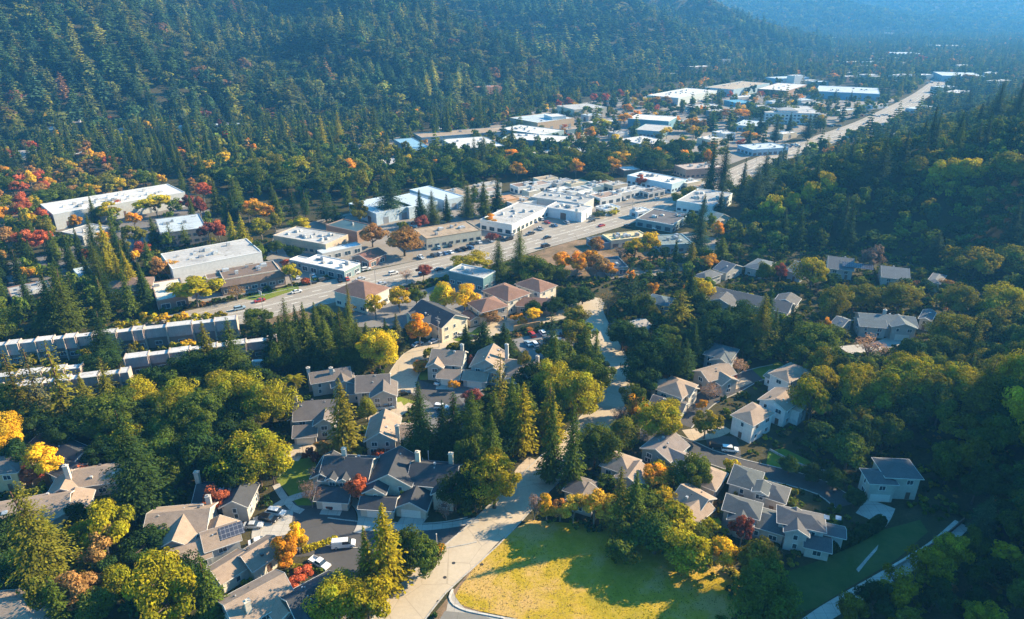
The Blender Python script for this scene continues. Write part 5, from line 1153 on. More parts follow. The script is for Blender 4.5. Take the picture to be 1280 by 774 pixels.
# ================================================================ trees read off the photo: kind colour x top foot width
T = """
con dk 183 503 642 80|con ol 68 600 738 84|oak yg 148 605 692 56|leafy br 140 658 712 42|oak yg 210 676 768 70|oak yg 222 722 790 66|oak ol 66 718 775 48|leafy br 105 714 772 50
con gn 268 695 775 46|oak ye 10 512 578 56|oak dk 30 552 594 36|leafy ye 64 556 602 42|leafy rd 42 578 609 33|shrub rd 108 580 598 40|leafy rd 273 611 643 31|oak dk 252 522 592 52|oak dk 295 560 620 50
oak yg 326 528 607 82|oak gn 262 488 548 62|oak yg 300 467 522 70|oak yg 340 474 537 62|palm yg 372 465 500 26|palm yg 362 470 502 24|con ol 434 472 570 50|oak ol 460 499 527 28|shrub dr 389 557 577 20|leafy br 405 551 570 23
bare pu 397 579 610 25|oak gy 343 570 606 31|oak gn 145 495 548 82|oak yg 180 475 518 52|oak yg 228 479 527 62|oak yg 280 466 503 44|oak gn 243 508 558 62|con gn 207 500 548 36|oak gn 215 545 590 60|oak dk 112 500 545 50|oak dk 90 520 560 60
pine ol 88 424 528 56|pine ol 35 438 532 50|pine gy 55 433 522 42|pine ol 137 446 498 32|con ol 113 468 520 36|con gn 298 396 482 55|con ol 266 402 474 40|oak dk 245 440 484 60|oak dk 276 438 480 50|con dk 135 386 452 44|oak dk 137 437 470 52|oak gn 20 480 530 40
shrub yg 173 425 441 16|shrub gy 165 434 447 18|shrub ly 210 459 474 14|shrub ye 235 416 438 21|shrub yg 218 427 439 15|shrub ly 108 432 449 19|shrub yg 44 440 456 19|shrub yg 155 457 466 12
shrub ly 183 388 404 16|shrub ly 194 389 405 14|shrub ye 207 390 405 20|shrub ly 222 389 404 18|shrub ye 232 387 403 18|shrub ly 246 388 404 15|shrub ly 261 388 403 16|shrub yg 277 385 401 18|shrub yg 152 401 413 19|shrub yg 170 400 412 16
con gn 90 331 418 52|con dk 72 338 415 36|con dk 137 333 392 42|con gn 62 375 420 46|con dk 5 338 388 24|oak gn 10 386 428 42|con yg 165 313 367 32|con dk 186 328 388 23|leafy ly 248 344 384 58|leafy yg 222 353 373 22|leafy ly 48 330 347 23|bare br 297 356 376 27
leafy br 8 246 314 36|leafy rd 33 251 277 23|leafy rd 57 258 287 21|leafy ol 62 265 303 24|leafy rd 57 277 318 26|leafy rd 36 281 320 31|oak gn 78 292 315 21|leafy rd 110 302 331 14|con gn 124 265 333 30|con yg 138 275 333 26|con gn 126 299 354 33|con yg 141 309 358 29|con yg 154 313 365 23|con yg 166 317 368 23|con gn 182 325 373 20
leafy ly 197 238 272 39|leafy dr 238 242 267 21|leafy yg 138 251 278 34|leafy rd 152 249 270 15|leafy rd 107 258 277 21|leafy br 201 319 353 28|leafy or 220 325 350 21|leafy ol 171 268 313 23|leafy ye 172 299 333 13|pine gn 215 278 308 19|pine gn 233 277 308 20|leafy ol 156 296 323 17
oak gn 19 219 245 29|leafy or 8 206 227 23|leafy ye 41 206 237 17|leafy br 27 212 227 13|oak gn 60 237 260 33|oak gn 86 234 257 27|oak gn 107 232 252 23|oak ol 132 220 242 37|leafy ye 154 222 242 17|leafy br 170 218 234 19|oak gn 183 216 234 23
leafy rd 256 222 253 21|leafy dr 252 244 273 21|leafy rd 276 267 305 19|leafy dr 263 271 308 21|con gn 273 221 268 21|con gn 297 219 265 27|con dk 293 237 278 21|con gn 285 245 278 19|con yg 293 264 308 17|con yg 306 267 310 23|leafy or 312 246 278 19|leafy or 323 249 280 26|leafy or 339 255 278 21|leafy yg 328 272 301 27|leafy ol 345 264 290 21|leafy ly 377 270 291 27
pine dk 368 236 275 25|pine dk 383 236 273 17|pine dk 408 241 278 37|pine dk 421 254 283 37|oak ol 450 248 280 23|oak gn 325 302 325 21|oak dk 368 305 325 23|oak gn 346 301 317 17|leafy yg 365 329 358 25|leafy rd 344 220 236 15|shrub rd 357 324 331 12|shrub rd 383 347 355 16
oak dk 287 212 235 31|oak gn 318 204 238 41|oak gn 360 209 243 46|oak gn 405 214 248 31|oak gn 415 204 243 41|oak ol 450 207 243 31|oak br 466 279 309 29|oak br 506 284 320 51|con bl 488 209 273 41|con dk 526 236 278 23|con gn 541 237 281 27|con dk 559 242 278 19|con gn 585 225 273 29|con gn 605 225 271 23|con dk 622 218 268 23|leafy or 614 266 286 21|leafy dr 526 270 288 21|shrub yg 505 272 287 14|shrub dr 616 290 301 19
leafy dr 530 330 351 23|bare pk 508 336 352 23|con gn 623 296 353 31|con gn 649 282 346 31|oak yg 588 315 338 45|oak gn 672 322 356 48|oak gn 695 328 352 30|leafy or 703 316 338 27|leafy or 721 311 348 27|leafy or 736 311 338 28|leafy br 746 317 345 27|leafy br 746 296 321 23|leafy ye 811 288 321 31|leafy ye 793 296 325 33|leafy or 763 328 345 24|bare pk 775 305 325 22|bare br 785 318 335 24|shrub br 810 322 333 20
con bl 872 254 322 37|con ol 863 302 333 21|con gn 900 296 328 25|cypress dk 830 311 333 7|cypress dk 843 300 333 9|leafy or 896 275 299 17|con dk 886 146 243 21|con dk 902 145 241 27|con bl 925 198 258 22|con bl 940 204 266 41|con bl 951 188 254 37|leafy rd 800 217 235 14|oak gn 827 197 217 31|oak ol 860 234 250 27|oak gn 847 240 257 19|shrub ly 764 253 267 19|shrub gn 740 242 256 19|oak gn 742 215 232 35|shrub gy 750 262 272 16
oak dk 712 362 385 33|oak dk 728 360 380 27|oak dk 692 371 395 29|oak dk 668 377 397 27|shrub or 648 385 405 21|leafy ye 666 384 405 21|pine bl 689 389 448 37|oak ol 717 380 407 31|oak ol 720 397 435 37|con gn 743 414 473 27|oak gn 736 440 503 58|oak gn 706 430 473 41|oak yg 720 463 523 70|oak yg 690 453 503 51|con yg 686 478 556 45|con yg 654 478 566 46|oak ol 655 428 470 22
pine bl 785 328 391 47|bare br 760 362 393 35|oak dk 777 401 438 42|oak dk 812 412 480 60|con dk 853 423 473 37|oak dk 836 428 481 42|pine ol 846 361 418 56|oak ol 818 385 410 21|oak ly 866 349 381 43|oak dk 900 384 438 60|oak dk 921 375 428 50|con ol 945 366 443 50|con dk 878 400 450 30|con gn 905 380 430 24|con gn 962 385 445 26
leafy or 793 494 526 25|bare pu 772 507 531 23|oak yg 826 504 551 60|leafy ol 880 511 548 39|bare pk 886 479 503 27|leafy or 877 499 515 15|bare pk 923 447 470 22|leafy dr 914 464 481 13|oak gn 790 470 520 30
con gn 688 482 602 38|con gn 713 498 614 38|oak gn 742 532 588 56|oak ol 776 527 563 46|leafy go 683 617 652 31|leafy go 716 619 657 32|leafy go 742 611 660 45|leafy br 700 622 652 26|leafy go 764 618 662 34|bare pu 668 614 650 26|con ol 771 583 668 35|con gn 790 589 665 40|leafy or 818 579 613 45|oak gn 863 571 615 47|oak gn 806 611 652 56|oak gn 818 648 692 60|oak yg 842 630 675 60|oak yg 858 668 714 62|oak gn 780 668 700 44|oak gn 786 630 668 46|leafy ye 903 673 715 35|oak ol 944 679 738 62|oak gn 946 704 782 80|leafy dr 925 642 682 31|shrub ol 916 606 630 11|shrub ly 916 576 593 22|shrub gn 768 690 702 14|oak dk 985 572 592 30|oak dk 1012 582 602 28|oak dk 1040 590 612 30|oak gn 945 588 606 24|oak dk 1066 612 634 26|oak gn 905 588 603 22
con yg 487 628 738 62|con ol 462 657 734 36|oak gn 513 664 716 50|oak gn 532 677 718 38|oak yg 424 727 780 72|oak yg 462 719 780 60|leafy ye 375 653 692 33|leafy or 362 668 712 35|leafy rd 380 711 737 29|oak yg 618 553 635 70|oak dk 595 588 642 42|con dk 528 476 578 60|con gn 592 488 578 52|con dk 556 500 580 36|con dk 570 490 575 40|pine ol 625 438 536 40|con gn 640 470 560 40|oak dk 570 590 640 40
leafy rd 450 589 629 27|shrub rd 474 562 574 17|leafy ye 504 603 624 15|bare pu 558 626 650 25|bare pu 391 582 634 27|con gn 366 371 458 41|con gn 387 378 453 37|con dk 372 418 466 41|con gn 411 397 458 35|con gn 432 384 463 43|con gn 451 399 463 41|oak ly 475 409 465 50|pine ol 438 351 398 15|con gy 498 392 441 27|oak gn 405 383 404 31|oak gn 325 384 408 35|oak gn 323 402 423 31|con dk 345 400 462 38|con dk 395 420 468 36|oak gn 355 425 468 36
leafy ye 470 368 399 23|leafy ye 500 360 391 27|oak gn 521 359 382 21|oak ye 556 355 391 31|oak ye 581 353 391 35|leafy or 525 390 433 37|leafy rd 568 397 415 9|leafy br 612 387 406 33|con dk 605 401 443 37|con dk 630 404 448 37|con dk 583 405 440 24|shrub or 527 445 465 29|shrub yg 537 426 448 17|leafy or 567 475 489 13|leafy dr 591 486 509 25|shrub dr 590 442 458 15|shrub ye 487 484 501 11|shrub yg 553 352 362 12
oak ol 1038 357 401 40|oak ol 1076 355 389 37|oak ol 1120 355 391 52|oak gn 1015 400 456 62|leafy or 1031 390 415 11|shrub gy 1050 404 423 25|bare pk 1083 417 450 45|oak yg 1012 309 364 42|leafy dr 974 320 353 17|oak gn 954 329 353 25|leafy pu 1085 306 343 31|oak yg 1060 454 513 52|oak yg 1135 446 504 72|oak yg 1190 454 504 52|con ol 1218 443 524 52|oak ol 1190 391 444 62|oak yg 1256 429 504 52|oak yg 1250 344 404 62|oak ol 1195 356 399 42|oak ol 1215 308 350 55|oak ol 1258 310 350 55|oak gn 1170 420 460 44|oak yg 1010 470 530 44|oak yg 1100 470 520 46|leafy rd 1026 484 493 8|oak ly 1270 480 540 50|oak ol 1160 470 520 40
oak ly 1030 213 250 26|oak ly 1008 226 262 24|oak yg 985 238 270 26|oak ly 965 240 278 26|oak yg 1180 190 235 40|oak ly 1205 185 230 38|oak ly 1165 197 240 30|con bl 1095 170 240 34|con bl 1075 185 245 28|con bl 1125 160 215 22|con bl 1160 130 185 18|con bl 1165 140 190 16|con gn 1192 150 205 26|con bl 1215 150 200 22|oak ol 1255 165 230 50|con bl 1240 75 160 34|con bl 1265 90 160 26|con bl 1205 100 150 22|oak bl 1215 95 150 40|con bl 1150 165 215 16|con bl 1225 145 200 18|oak ol 1140 188 230 36|oak dk 1050 195 235 40|con bl 1110 150 190 14
oak gn 657 185 214 40|leafy or 640 181 208 32|oak gn 690 190 218 36|oak ol 715 183 212 30|leafy ye 775 180 210 28|oak dk 745 190 218 36|oak dk 810 183 215 38|oak dk 835 175 205 34|oak dk 850 165 200 30|leafy or 863 138 165 20|leafy ye 866 152 175 16|leafy or 737 156 178 14|leafy or 722 162 180 10|leafy ly 750 143 165 20|leafy or 780 137 158 18|leafy or 783 127 145 15|leafy rd 742 114 130 13|leafy rd 756 114 130 14|leafy rd 774 110 126 12|leafy rd 698 122 138 8|leafy rd 710 122 136 12|leafy or 818 121 134 18|leafy br 832 116 134 18|leafy or 925 130 152 26|leafy br 905 135 150 20|oak gn 945 125 150 34|oak gn 975 120 146 34|leafy rd 1150 68 78 14|leafy br 1210 88 104 16|leafy or 1040 90 102 16|leafy or 937 164 178 20|con bl 935 160 185 14|con bl 968 143 178 16|con bl 1008 142 175 20|con bl 985 140 170 12|oak gn 1025 148 165 16|oak ye 850 172 186 14
leafy ye 310 139 158 12|leafy or 320 175 200 14|leafy ye 283 186 210 18|leafy ye 262 198 220 20|leafy or 228 186 205 14|leafy ye 168 143 158 10|leafy or 248 155 170 8|leafy rd 44 175 195 18|leafy ye 72 178 190 18|bare pk 90 148 178 20|leafy or 128 185 212 24|leafy rd 138 188 216 14|leafy ye 82 198 215 12|leafy br 108 183 205 22|leafy ye 8 156 168 12|leafy rd 14 186 205 14|oak ol 330 187 222 36|oak ol 348 188 222 34|oak yg 375 190 225 40|leafy or 437 196 222 20|oak ol 455 200 230 24|leafy ye 510 193 212 14|leafy or 592 145 160 8|con gn 545 130 170 14|con gn 560 128 172 14|con gn 600 120 165 16|con gn 470 130 175 22|con yg 425 138 185 22|con yg 405 145 192 20
leafy or 545 198 214 14|oak gn 500 200 230 30|oak gn 530 198 228 34|oak gn 560 200 228 34|oak gn 590 196 226 36|oak gn 618 190 220 34|con bl 593 170 222 22|con bl 603 175 222 18|con bl 640 152 195 10
"""
for rec in T.replace('\n', '|').split('|'):
    if rec.strip():
        k, c, x, ty, by, w = rec.split(); tree(k, c, float(x), float(ty), float(by), float(w))
N_MANUAL = len(PLANTS)

# hedges
hedge([(893,362),(930,362),(975,358),(1012,366)], 2.2, 2.2, 'ol', 'long clipped hedge behind the long low ranch house')
hedge([(1030,690),(1062,676),(1092,660),(1100,652)], 2.6, 2.6, 'dk', 'dark hedge curving along the front of the large grey house')
hedge([(380,689),(405,680),(418,676)], 1.2, 1.4, 'ly', 'low lime hedge beside the white delivery van')
hedge([(375,715),(392,712),(402,716)], 1.3, 1.6, 'gn', 'low green hedge in front of the white pickup truck')
hedge([(562,436),(575,432),(590,432)], 1.8, 2.2, 'ol', 'olive hedge on the corner of the tan street')
hedge([(1000,566),(1045,590),(1075,603)], 1.2, 1.5, 'dk', 'dark low hedge along the retaining kerb on the slope')
hedge([(540,697),(552,684)], 1.3, 1.4, 'or', 'orange hedge at the mouth of the cul-de-sac')

# ---------------------------------------------------------------- sampled woods
KEEP = [(925,332,970,368),(980,337,1015,362),(800,374,845,402),(772,404,822,432),(1036,400,1062,425),(890,336,925,360),(0,466,170,522),(1150,395,1172,415),(1045,398,1165,458),(1062,590,1172,662),(905,520,1030,566),(885,380,1012,412),(795,565,890,596),(960,655,1080,690),(1030,335,1080,352),(1098,344,1150,362),(380,475,445,500),(230,625,310,650)]   # open ground in front of houses
def sample_px(poly, n, spacing, pad=1.0, seed=1):
    """random stand inside a picture outline, on the ground, thinned to a spacing in metres and kept off buildings, roads and earlier trees"""
    rng = np.random.default_rng(seed); poly = np.array(poly, float); lo, hi = poly.min(0), poly.max(0)
    W = np.array([tuple(at(*p)) for p in poly]); wl, wh = W.min(0)[:2], W.max(0)[:2]
    P = rng.uniform(wl, wh, (n,2)); H = terr(P); X, Y, _ = projn(np.column_stack([P,H]))
    k = in_poly(np.column_stack([X,Y]), poly)
    for x0,y0,x1,y1 in KEEP: k &= ~((X>x0)&(X<x1)&(Y>y0)&(Y<y1))
    P, H = P[k], H[k]
    k = ~occupied(P, pad); P, H = P[k], H[k]
    out = []; grid = {}
    def near(x, y, s):
        gxx, gyy = int(x//10), int(y//10)
        for a in (-1,0,1):
            for b in (-1,0,1):
                for q in grid.get((gxx+a,gyy+b), ()):
                    if (q[0]-x)**2+(q[1]-y)**2 < (s if q[2] is None else q[2])**2: return True
        return False
    for t in TREEPOS: grid.setdefault((int(t[0]//10),int(t[1]//10)), []).append((t[0],t[1],min(max(t[2]*.9,2),8)))
    for (x,y), h in zip(P, H):
        if not near(x, y, spacing): grid.setdefault((int(x//10),int(y//10)), []).append((x,y,None)); out.append((x,y,h))
    return out
WOODS = []   # (x,y,z,kind,colour,h,w,group)
def wood(poly, n, spacing, mix, hr, wr, group, seed, pad=2.0):
    rng = random.Random(seed); ks, ws = zip(*mix.items())
    for x,y,z in sample_px(poly, n, spacing, pad, seed):
        k, c = rng.choices(ks, ws)[0].split()
        f = 1.75 if k in ('con','pine') else 1.0
        h = rng.uniform(*hr)*f; w = rng.uniform(*wr)*(0.95 if f > 1 else 1)
        if k == 'shrub': h, w = rng.uniform(1.2,2.6), rng.uniform(2,4)
        WOODS.append((x,y,z,k,c,h,w,group)); TREEPOS.append((x,y,w/2))
DM = {'oak dk':3.5,'oak gn':4,'oak ol':2.5,'oak yg':1.2,'con dk':.35,'con bl':.25}
wood([(985,452),(1085,470),(1180,440),(1300,330),(1320,520),(1300,670),(1200,640),(1162,632),(1160,562),(1090,562),(1052,592),(990,555)], 2600, 6.0, DM, (8,14), (7,11), 'trees on the shaded right hillside', 3)
wood([(1120,735),(1205,668),(1300,600),(1330,800),(1030,800),(1075,765)], 1400, 5.6, DM, (6,12), (5,9), 'trees below the hillside path', 4, 2.5)
wood([(905,300),(960,262),(1040,222),(1180,180),(1300,140),(1300,352),(1210,352),(1130,318),(1030,312),(960,322)], 4200, 7.5, {'oak dk':4,'oak gn':4,'oak ol':1.5,'con dk':.3,'con bl':.3}, (9,14), (9,13), 'trees on the dark spur', 5)
wood([(1010,215),(1100,165),(1165,138),(1230,95),(1300,60),(1300,150),(1180,185),(1040,225)], 4000, 10, {'oak dk':3,'con bl':1.6,'oak bl':2,'oak gn':2,'oak ol':1}, (9,15), (9,13), 'trees behind the spur', 6)
wood([(620,186),(700,188),(840,190),(890,196),(880,216),(740,224),(620,226)], 1800, 8.5, {'oak dk':4,'oak gn':4,'oak ol':1,'leafy or':.3}, (10,15), (9,13), 'creek trees behind the shop block', 7)
wood([(240,205),(330,190),(430,196),(620,196),(620,226),(500,240),(410,248),(250,240)], 2200, 8.5, {'oak dk':3,'oak gn':4,'oak ol':2,'con gn':.7}, (10,15), (9,13), 'creek trees below the timber yard', 8)
wood([(0,158),(110,150),(200,150),(330,150),(430,172),(410,196),(320,196),(230,222),(120,222),(0,222)], 3600, 9.5, {'con gn':6,'con bl':3,'con dk':2,'oak gn':2,'leafy br':.5,'leafy ye':.35,'leafy rd':.3,'oak ol':1}, (10,15), (8,11), 'trees at the foot of the left hill', 9)
wood([(0,222),(120,222),(200,222),(205,234),(70,262),(60,300),(0,300)], 500, 8, {'oak gn':3,'oak ol':2,'leafy br':1,'leafy or':.3,'leafy ye':.4,'leafy rd':.2}, (8,12), (8,11), 'autumn trees at the left edge', 10)
wood([(120,505),(330,490),(365,560),(330,612),(200,640),(150,560)], 500, 6.5, {'oak dk':4,'oak gn':3,'oak yg':1}, (8,12), (8,11), 'oak grove left of the cul-de-sac', 11)
wood([(0,655),(120,650),(190,690),(240,740),(240,800),(0,800)], 500, 5.5, {'oak dk':3,'oak gn':2,'oak yg':2,'leafy br':1,'con gn':1}, (6,10), (6,9), 'grove in the bottom left', 12, 1.5)
wood([(0,530),(130,535),(150,600),(60,560),(0,540)], 300, 6, {'oak dk':4,'oak gn':3}, (7,10), (7,9), 'dark grove at the left edge', 13)
wood([(770,395),(970,380),(985,440),(960,455),(880,470),(840,490),(790,500),(780,440)], 700, 7, {'oak dk':5,'con dk':2,'oak gn':2}, (9,13), (8,11), 'dark grove right of the road', 14)
wood([(690,420),(745,400),(752,440),(760,490),(735,525),(700,560),(640,600),(600,600),(560,585),(560,545),(640,520)], 700, 7, {'oak dk':3,'oak gn':4,'con gn':2}, (9,13), (8,11), 'oak grove left of the road', 15)
wood([(330,425),(345,462),(360,475),(480,462),(490,440),(440,420),(370,420)], 500, 6.5, {'con gn':4,'con dk':4,'oak gn':1}, (6,8.5), (6,8), 'conifer wall beside the highway', 16)
wood([(0,340),(70,330),(190,330),(190,395),(150,410),(0,420)], 500, 8, {'con dk':4,'con gn':3,'oak gn':2}, (8,12), (7,9), 'trees around the long brown office', 17)
wood([(860,235),(905,218),(950,205),(990,192),(1010,200),(960,235),(905,262),(880,300),(860,300)], 800, 8, {'con bl':2,'oak dk':3,'oak gn':2,'oak ol':1}, (8,12), (8,10), 'trees between highway and spur', 18)
wood([(905,300),(960,325),(1030,345),(1140,350),(1190,345),(1180,400),(1150,385),(1050,395),(1010,360),(900,350),(870,340)], 700, 8, {'oak dk':5,'oak gn':3,'oak ol':1,'leafy br':.3,'leafy ye':.3}, (5,8.5), (6,9), 'trees of the shaded neighbourhood', 19)
wood([(940,455),(1000,440),(1090,455),(1050,480),(1010,480),(985,465)], 200, 7, {'oak gn':3,'oak dk':2}, (5,8), (6,8), 'trees of the shaded neighbourhood', 20)
wood([(700,625),(830,600),(880,660),(935,680),(900,700),(850,700),(800,680),(745,655)], 250, 6, {'oak gn':3,'oak yg':3,'oak dk':1,'leafy ye':1}, (5,8), (6,8), 'thicket behind the field', 21)
wood([(770,330),(900,320),(900,370),(860,400),(800,370)], 300, 8, {'oak dk':4,'oak gn':2,'leafy or':.5}, (5,8), (6,9), 'trees of the shaded neighbourhood', 22)
wood([(60,262),(240,235),(262,268),(262,300),(180,330),(100,330),(0,370),(0,300)], 500, 12, {'leafy rd':.3,'leafy br':.6,'con gn':2,'oak gn':2.5,'leafy or':.4}, (8,11), (6,9), 'trees among the left warehouses', 23)
wood([(262,268),(345,285),(420,262),(480,268),(620,262),(610,232),(430,240),(300,240)], 500, 12, {'con gn':2,'oak dk':3,'oak gn':2}, (8,11), (6,9), 'trees among the pale sheds', 24)

wood([(560,160),(640,146),(700,134),(800,120),(880,106),(1000,112),(1115,122),(1060,146),(1000,166),(905,205),(860,190),(760,182),(640,182),(560,172)], 2500, 17, {'oak gn':4,'oak dk':2,'oak ol':2,'leafy or':1,'leafy ye':.7,'con bl':1,'leafy rd':.3}, (7,12), (8,12), 'trees among the works', 25, 3)
wood([(430,172),(520,160),(600,150),(640,140),(700,128),(690,120),(600,135),(500,150),(430,160)], 2500, 12, {'con gn':4,'con bl':2,'oak gn':3,'oak ol':2}, (10,15), (9,12), 'trees above the works', 26, 3)
# the ones that show largest become individual trees, 300 of a kind at most; the rest is one mass of wood
def psize(t): return t[5]/max(proj(t[:3])[2], 1)
def infr(t): a = proj(t[:3]); return -15 < a[0] < 1295 and -5 < a[1] < 800
WOODS.sort(key=lambda t: -psize(t) if infr(t) else 0)
cnt = {}
for r,k,c,h,g in PLANTS: cnt[k] = cnt.get(k,0)+1
REST = []
for t in WOODS:
    k = t[3]; lim = 285
    if infr(t) and cnt.get(k,0) < lim and psize(t) > 0.018:
        cnt[k] = cnt.get(k,0)+1
        r = plant(k, t[4], Vector(t[:3]), t[5], t[6], group=t[7])
    else: REST.append(t)
print('plants', cnt, 'rest', len(REST))

# far forest: light versions of the same crowns, all in one mesh
rngp = np.random.default_rng(21)
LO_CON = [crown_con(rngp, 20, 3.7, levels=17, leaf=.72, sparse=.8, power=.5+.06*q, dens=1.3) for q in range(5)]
LO_OAK = [crown_broad(rngp, 9, 10, lobes=17, per=34, leaf=.55, base=.05)[:3] for _ in range(5)]
TINYC = [crown_con(rngp, 20, 4.2, levels=10, leaf=1.3, sparse=.6, power=.55) for _ in range(3)]
TINYO = [crown_broad(rngp, 9, 10, lobes=10, per=16, leaf=1.05, base=.02)[:3] for _ in range(3)]
def tint(c): 
    rgb,_ = COLS[c]; j = random.uniform(.75,1.45)*(1.0 if c not in ('ye','or','rd','dr','br','ly') else .9); g = random.uniform(.9,1.1); return (rgb[0]*j*g, rgb[1]*j, rgb[2]*j)
mid = []
for x,y,z,k,c,h,w,g in REST:
    if k in ('con','pine'): mid.append((random.choice(LO_CON), x,y,z, w/7.4, h/20, random.uniform(0,6.28), tint(c)))
    else: mid.append((random.choice(LO_OAK), x,y,z, w/9, h/10, random.uniform(0,6.28), tint(c)))
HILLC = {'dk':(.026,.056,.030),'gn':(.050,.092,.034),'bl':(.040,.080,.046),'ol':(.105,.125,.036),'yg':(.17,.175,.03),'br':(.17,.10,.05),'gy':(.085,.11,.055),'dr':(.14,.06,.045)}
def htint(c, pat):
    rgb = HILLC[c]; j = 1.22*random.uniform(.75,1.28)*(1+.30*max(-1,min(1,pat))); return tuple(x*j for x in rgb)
def hill(n, cond, s, mix, hr, near_lo, seed):
    rng = np.random.default_rng(seed); x0,x1,y0,y1 = cond
    nx, ny = int((x1-x0)/s), int((y1-y0)/s)
    X, Y = np.meshgrid(x0+np.arange(nx)*s, y0+np.arange(ny)*s, indexing='ij'); P = np.stack([X.ravel(),Y.ravel()],1)+rng.uniform(-.48*s,.48*s,(nx*ny,2))
    H = terr(P); px, py, zc = projn(np.column_stack([P,H+12])); k = (px>-60)&(px<1340)&(py>-60)&(py<800)
    return P[k], H[k], zc[k], rng
out = []
P, H, zc, rng = hill(0, (-900,1500,300,2300), 17.0, None, None, 0, 31)
d, al = seg_dist(P, LEFT_TOE); ins = in_poly(P, LEFT_POLY)&(d > 4)&~occupied(P, 2)
facing = terr(P+np.array([6.0,-6.0]))
for (x,y),h,z_,dd,aa,kf in zip(P[ins],H[ins],zc[ins],d[ins],al[ins],facing[ins]):
    if rng.random() < .06: continue
    pat = math.sin(aa/70+2*math.sin(dd/90))+math.sin(dd/45+aa/130)
    conp = .60 if dd > 40 else .40
    far = z_ > 1100
    if far and rng.random() < .25: continue
    if rng.random() < conp+.27*pat:
        c = rng.choice(['con dk','con gn','con bl','con ol','con yg','con br'], p=[.16,.38,.12,.22,.11,.01]).split()[1]; pr = TINYC if far else LO_CON
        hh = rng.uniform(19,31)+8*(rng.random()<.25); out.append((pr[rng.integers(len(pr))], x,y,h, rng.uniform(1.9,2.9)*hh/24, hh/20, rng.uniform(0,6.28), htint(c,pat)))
    else:
        c = rng.choice(['dk','gn','ol','gy','yg','br','dr'], p=[.12,.34,.28,.09,.14,.025,.005]); pr = TINYO if far else LO_OAK
        hh = rng.uniform(12,22); out.append((pr[rng.integers(len(pr))], x,y,h, rng.uniform(1.7,3.2), hh/10, rng.uniform(0,6.28), htint(c,pat)))
# hillside on the right out of the crisp zone
P, H, zc, rng = hill(0, (120,1500,-60,1500), 9.5, None, None, 0, 33)
d, al = seg_dist(P, EAST); ins = in_poly(P, EAST_POLY)&(d > 22)
pos = np.array([t[:2] for t in TREEPOS])
cell = set((int(a//9),int(b//9)) for a,b in pos)
for (x,y),h,z_ in zip(P[ins],H[ins],zc[ins]):
    if (int(x//9),int(y//9)) in cell: continue
    c = rng.choice(['dk','gn','ol','bl'], p=[.45,.3,.15,.1])
    if rng.random() < .08: out.append((LO_CON[rng.integers(4)], x,y,h, rng.uniform(.8,1.2), rng.uniform(14,24)/20, rng.uniform(0,6.28), tint(c)))
    else: out.append((LO_OAK[rng.integers(5)], x,y,h, rng.uniform(.9,1.4), rng.uniform(9,15)/10, rng.uniform(0,6.28), tint(c)))
# out of the frame on the right: the wooded hill that keeps the sun off the slope
rngq = np.random.default_rng(35)
for _ in range(900):
    x, y = rngq.uniform(100,420), rngq.uniform(-60,300)
    if in_poly(np.array([(x,y)]), EAST_POLY)[0]:
        h = th(x,y); a = proj((x,y,h+8))
        if a[0] > 1290: out.append((LO_OAK[rngq.integers(5)], x,y,h, 1.2, rngq.uniform(10,15)/10, rngq.uniform(0,6.28), tint('dk')))
# the far valley
P, H, zc, rng = hill(0, (-600,3400,560,3600), 13, None, None, 0, 37)
dl,_ = seg_dist(P, LEFT_TOE); vi = ~in_poly(P, LEFT_POLY)&~in_poly(P, EAST_POLY)&~occupied(P, 5)
px, py, _ = projn(np.column_stack([P,H]))
works = in_poly(np.column_stack([px,py]), np.array([(640,140),(800,112),(880,100),(1020,98),(1130,118),(1000,180),(905,212),(860,200),(620,215)],float))
for (x,y),h,z_,w_ in zip(P[vi],H[vi],zc[vi],works[vi]):
    if rng.random() < (.80 if w_ else .12): continue
    if z_ < 500: continue
    c = rng.choice(['dk','gn','bl','ol','br','or','gy'], p=[.22,.34,.17,.15,.04,.01,.07])
    if c not in ('br','or') and rng.random() < .42: out.append((TINYC[rng.integers(3)], x,y,h, rng.uniform(.9,1.5), rng.uniform(14,26)/20, rng.uniform(0,6.28), tint(c)))
    else: out.append((TINYO[rng.integers(3)], x,y,h, rng.uniform(.9,1.6), rng.uniform(9,15)/10, rng.uniform(0,6.28), tint(c)))
P, H, zc, rng = hill(0, (600,6000,3000,6000), 38, None, None, 0, 39)
for (x,y),h in zip(P,H):
    out.append((TINYO[rng.integers(3)], x,y,h, rng.uniform(2.4,4.2), rng.uniform(16,28)/10, rng.uniform(0,6.28), tint(rng.choice(['dk','gn','bl','ol']))))
print('forest', len(out), 'mid', len(mid))
merged('hillside_forest', out, 'dense conifer and oak forest covering the hills round the valley', 'forest')
merged('valley_woods', mid, 'smaller distant trees filling the gaps between buildings on the valley floor', 'woods')

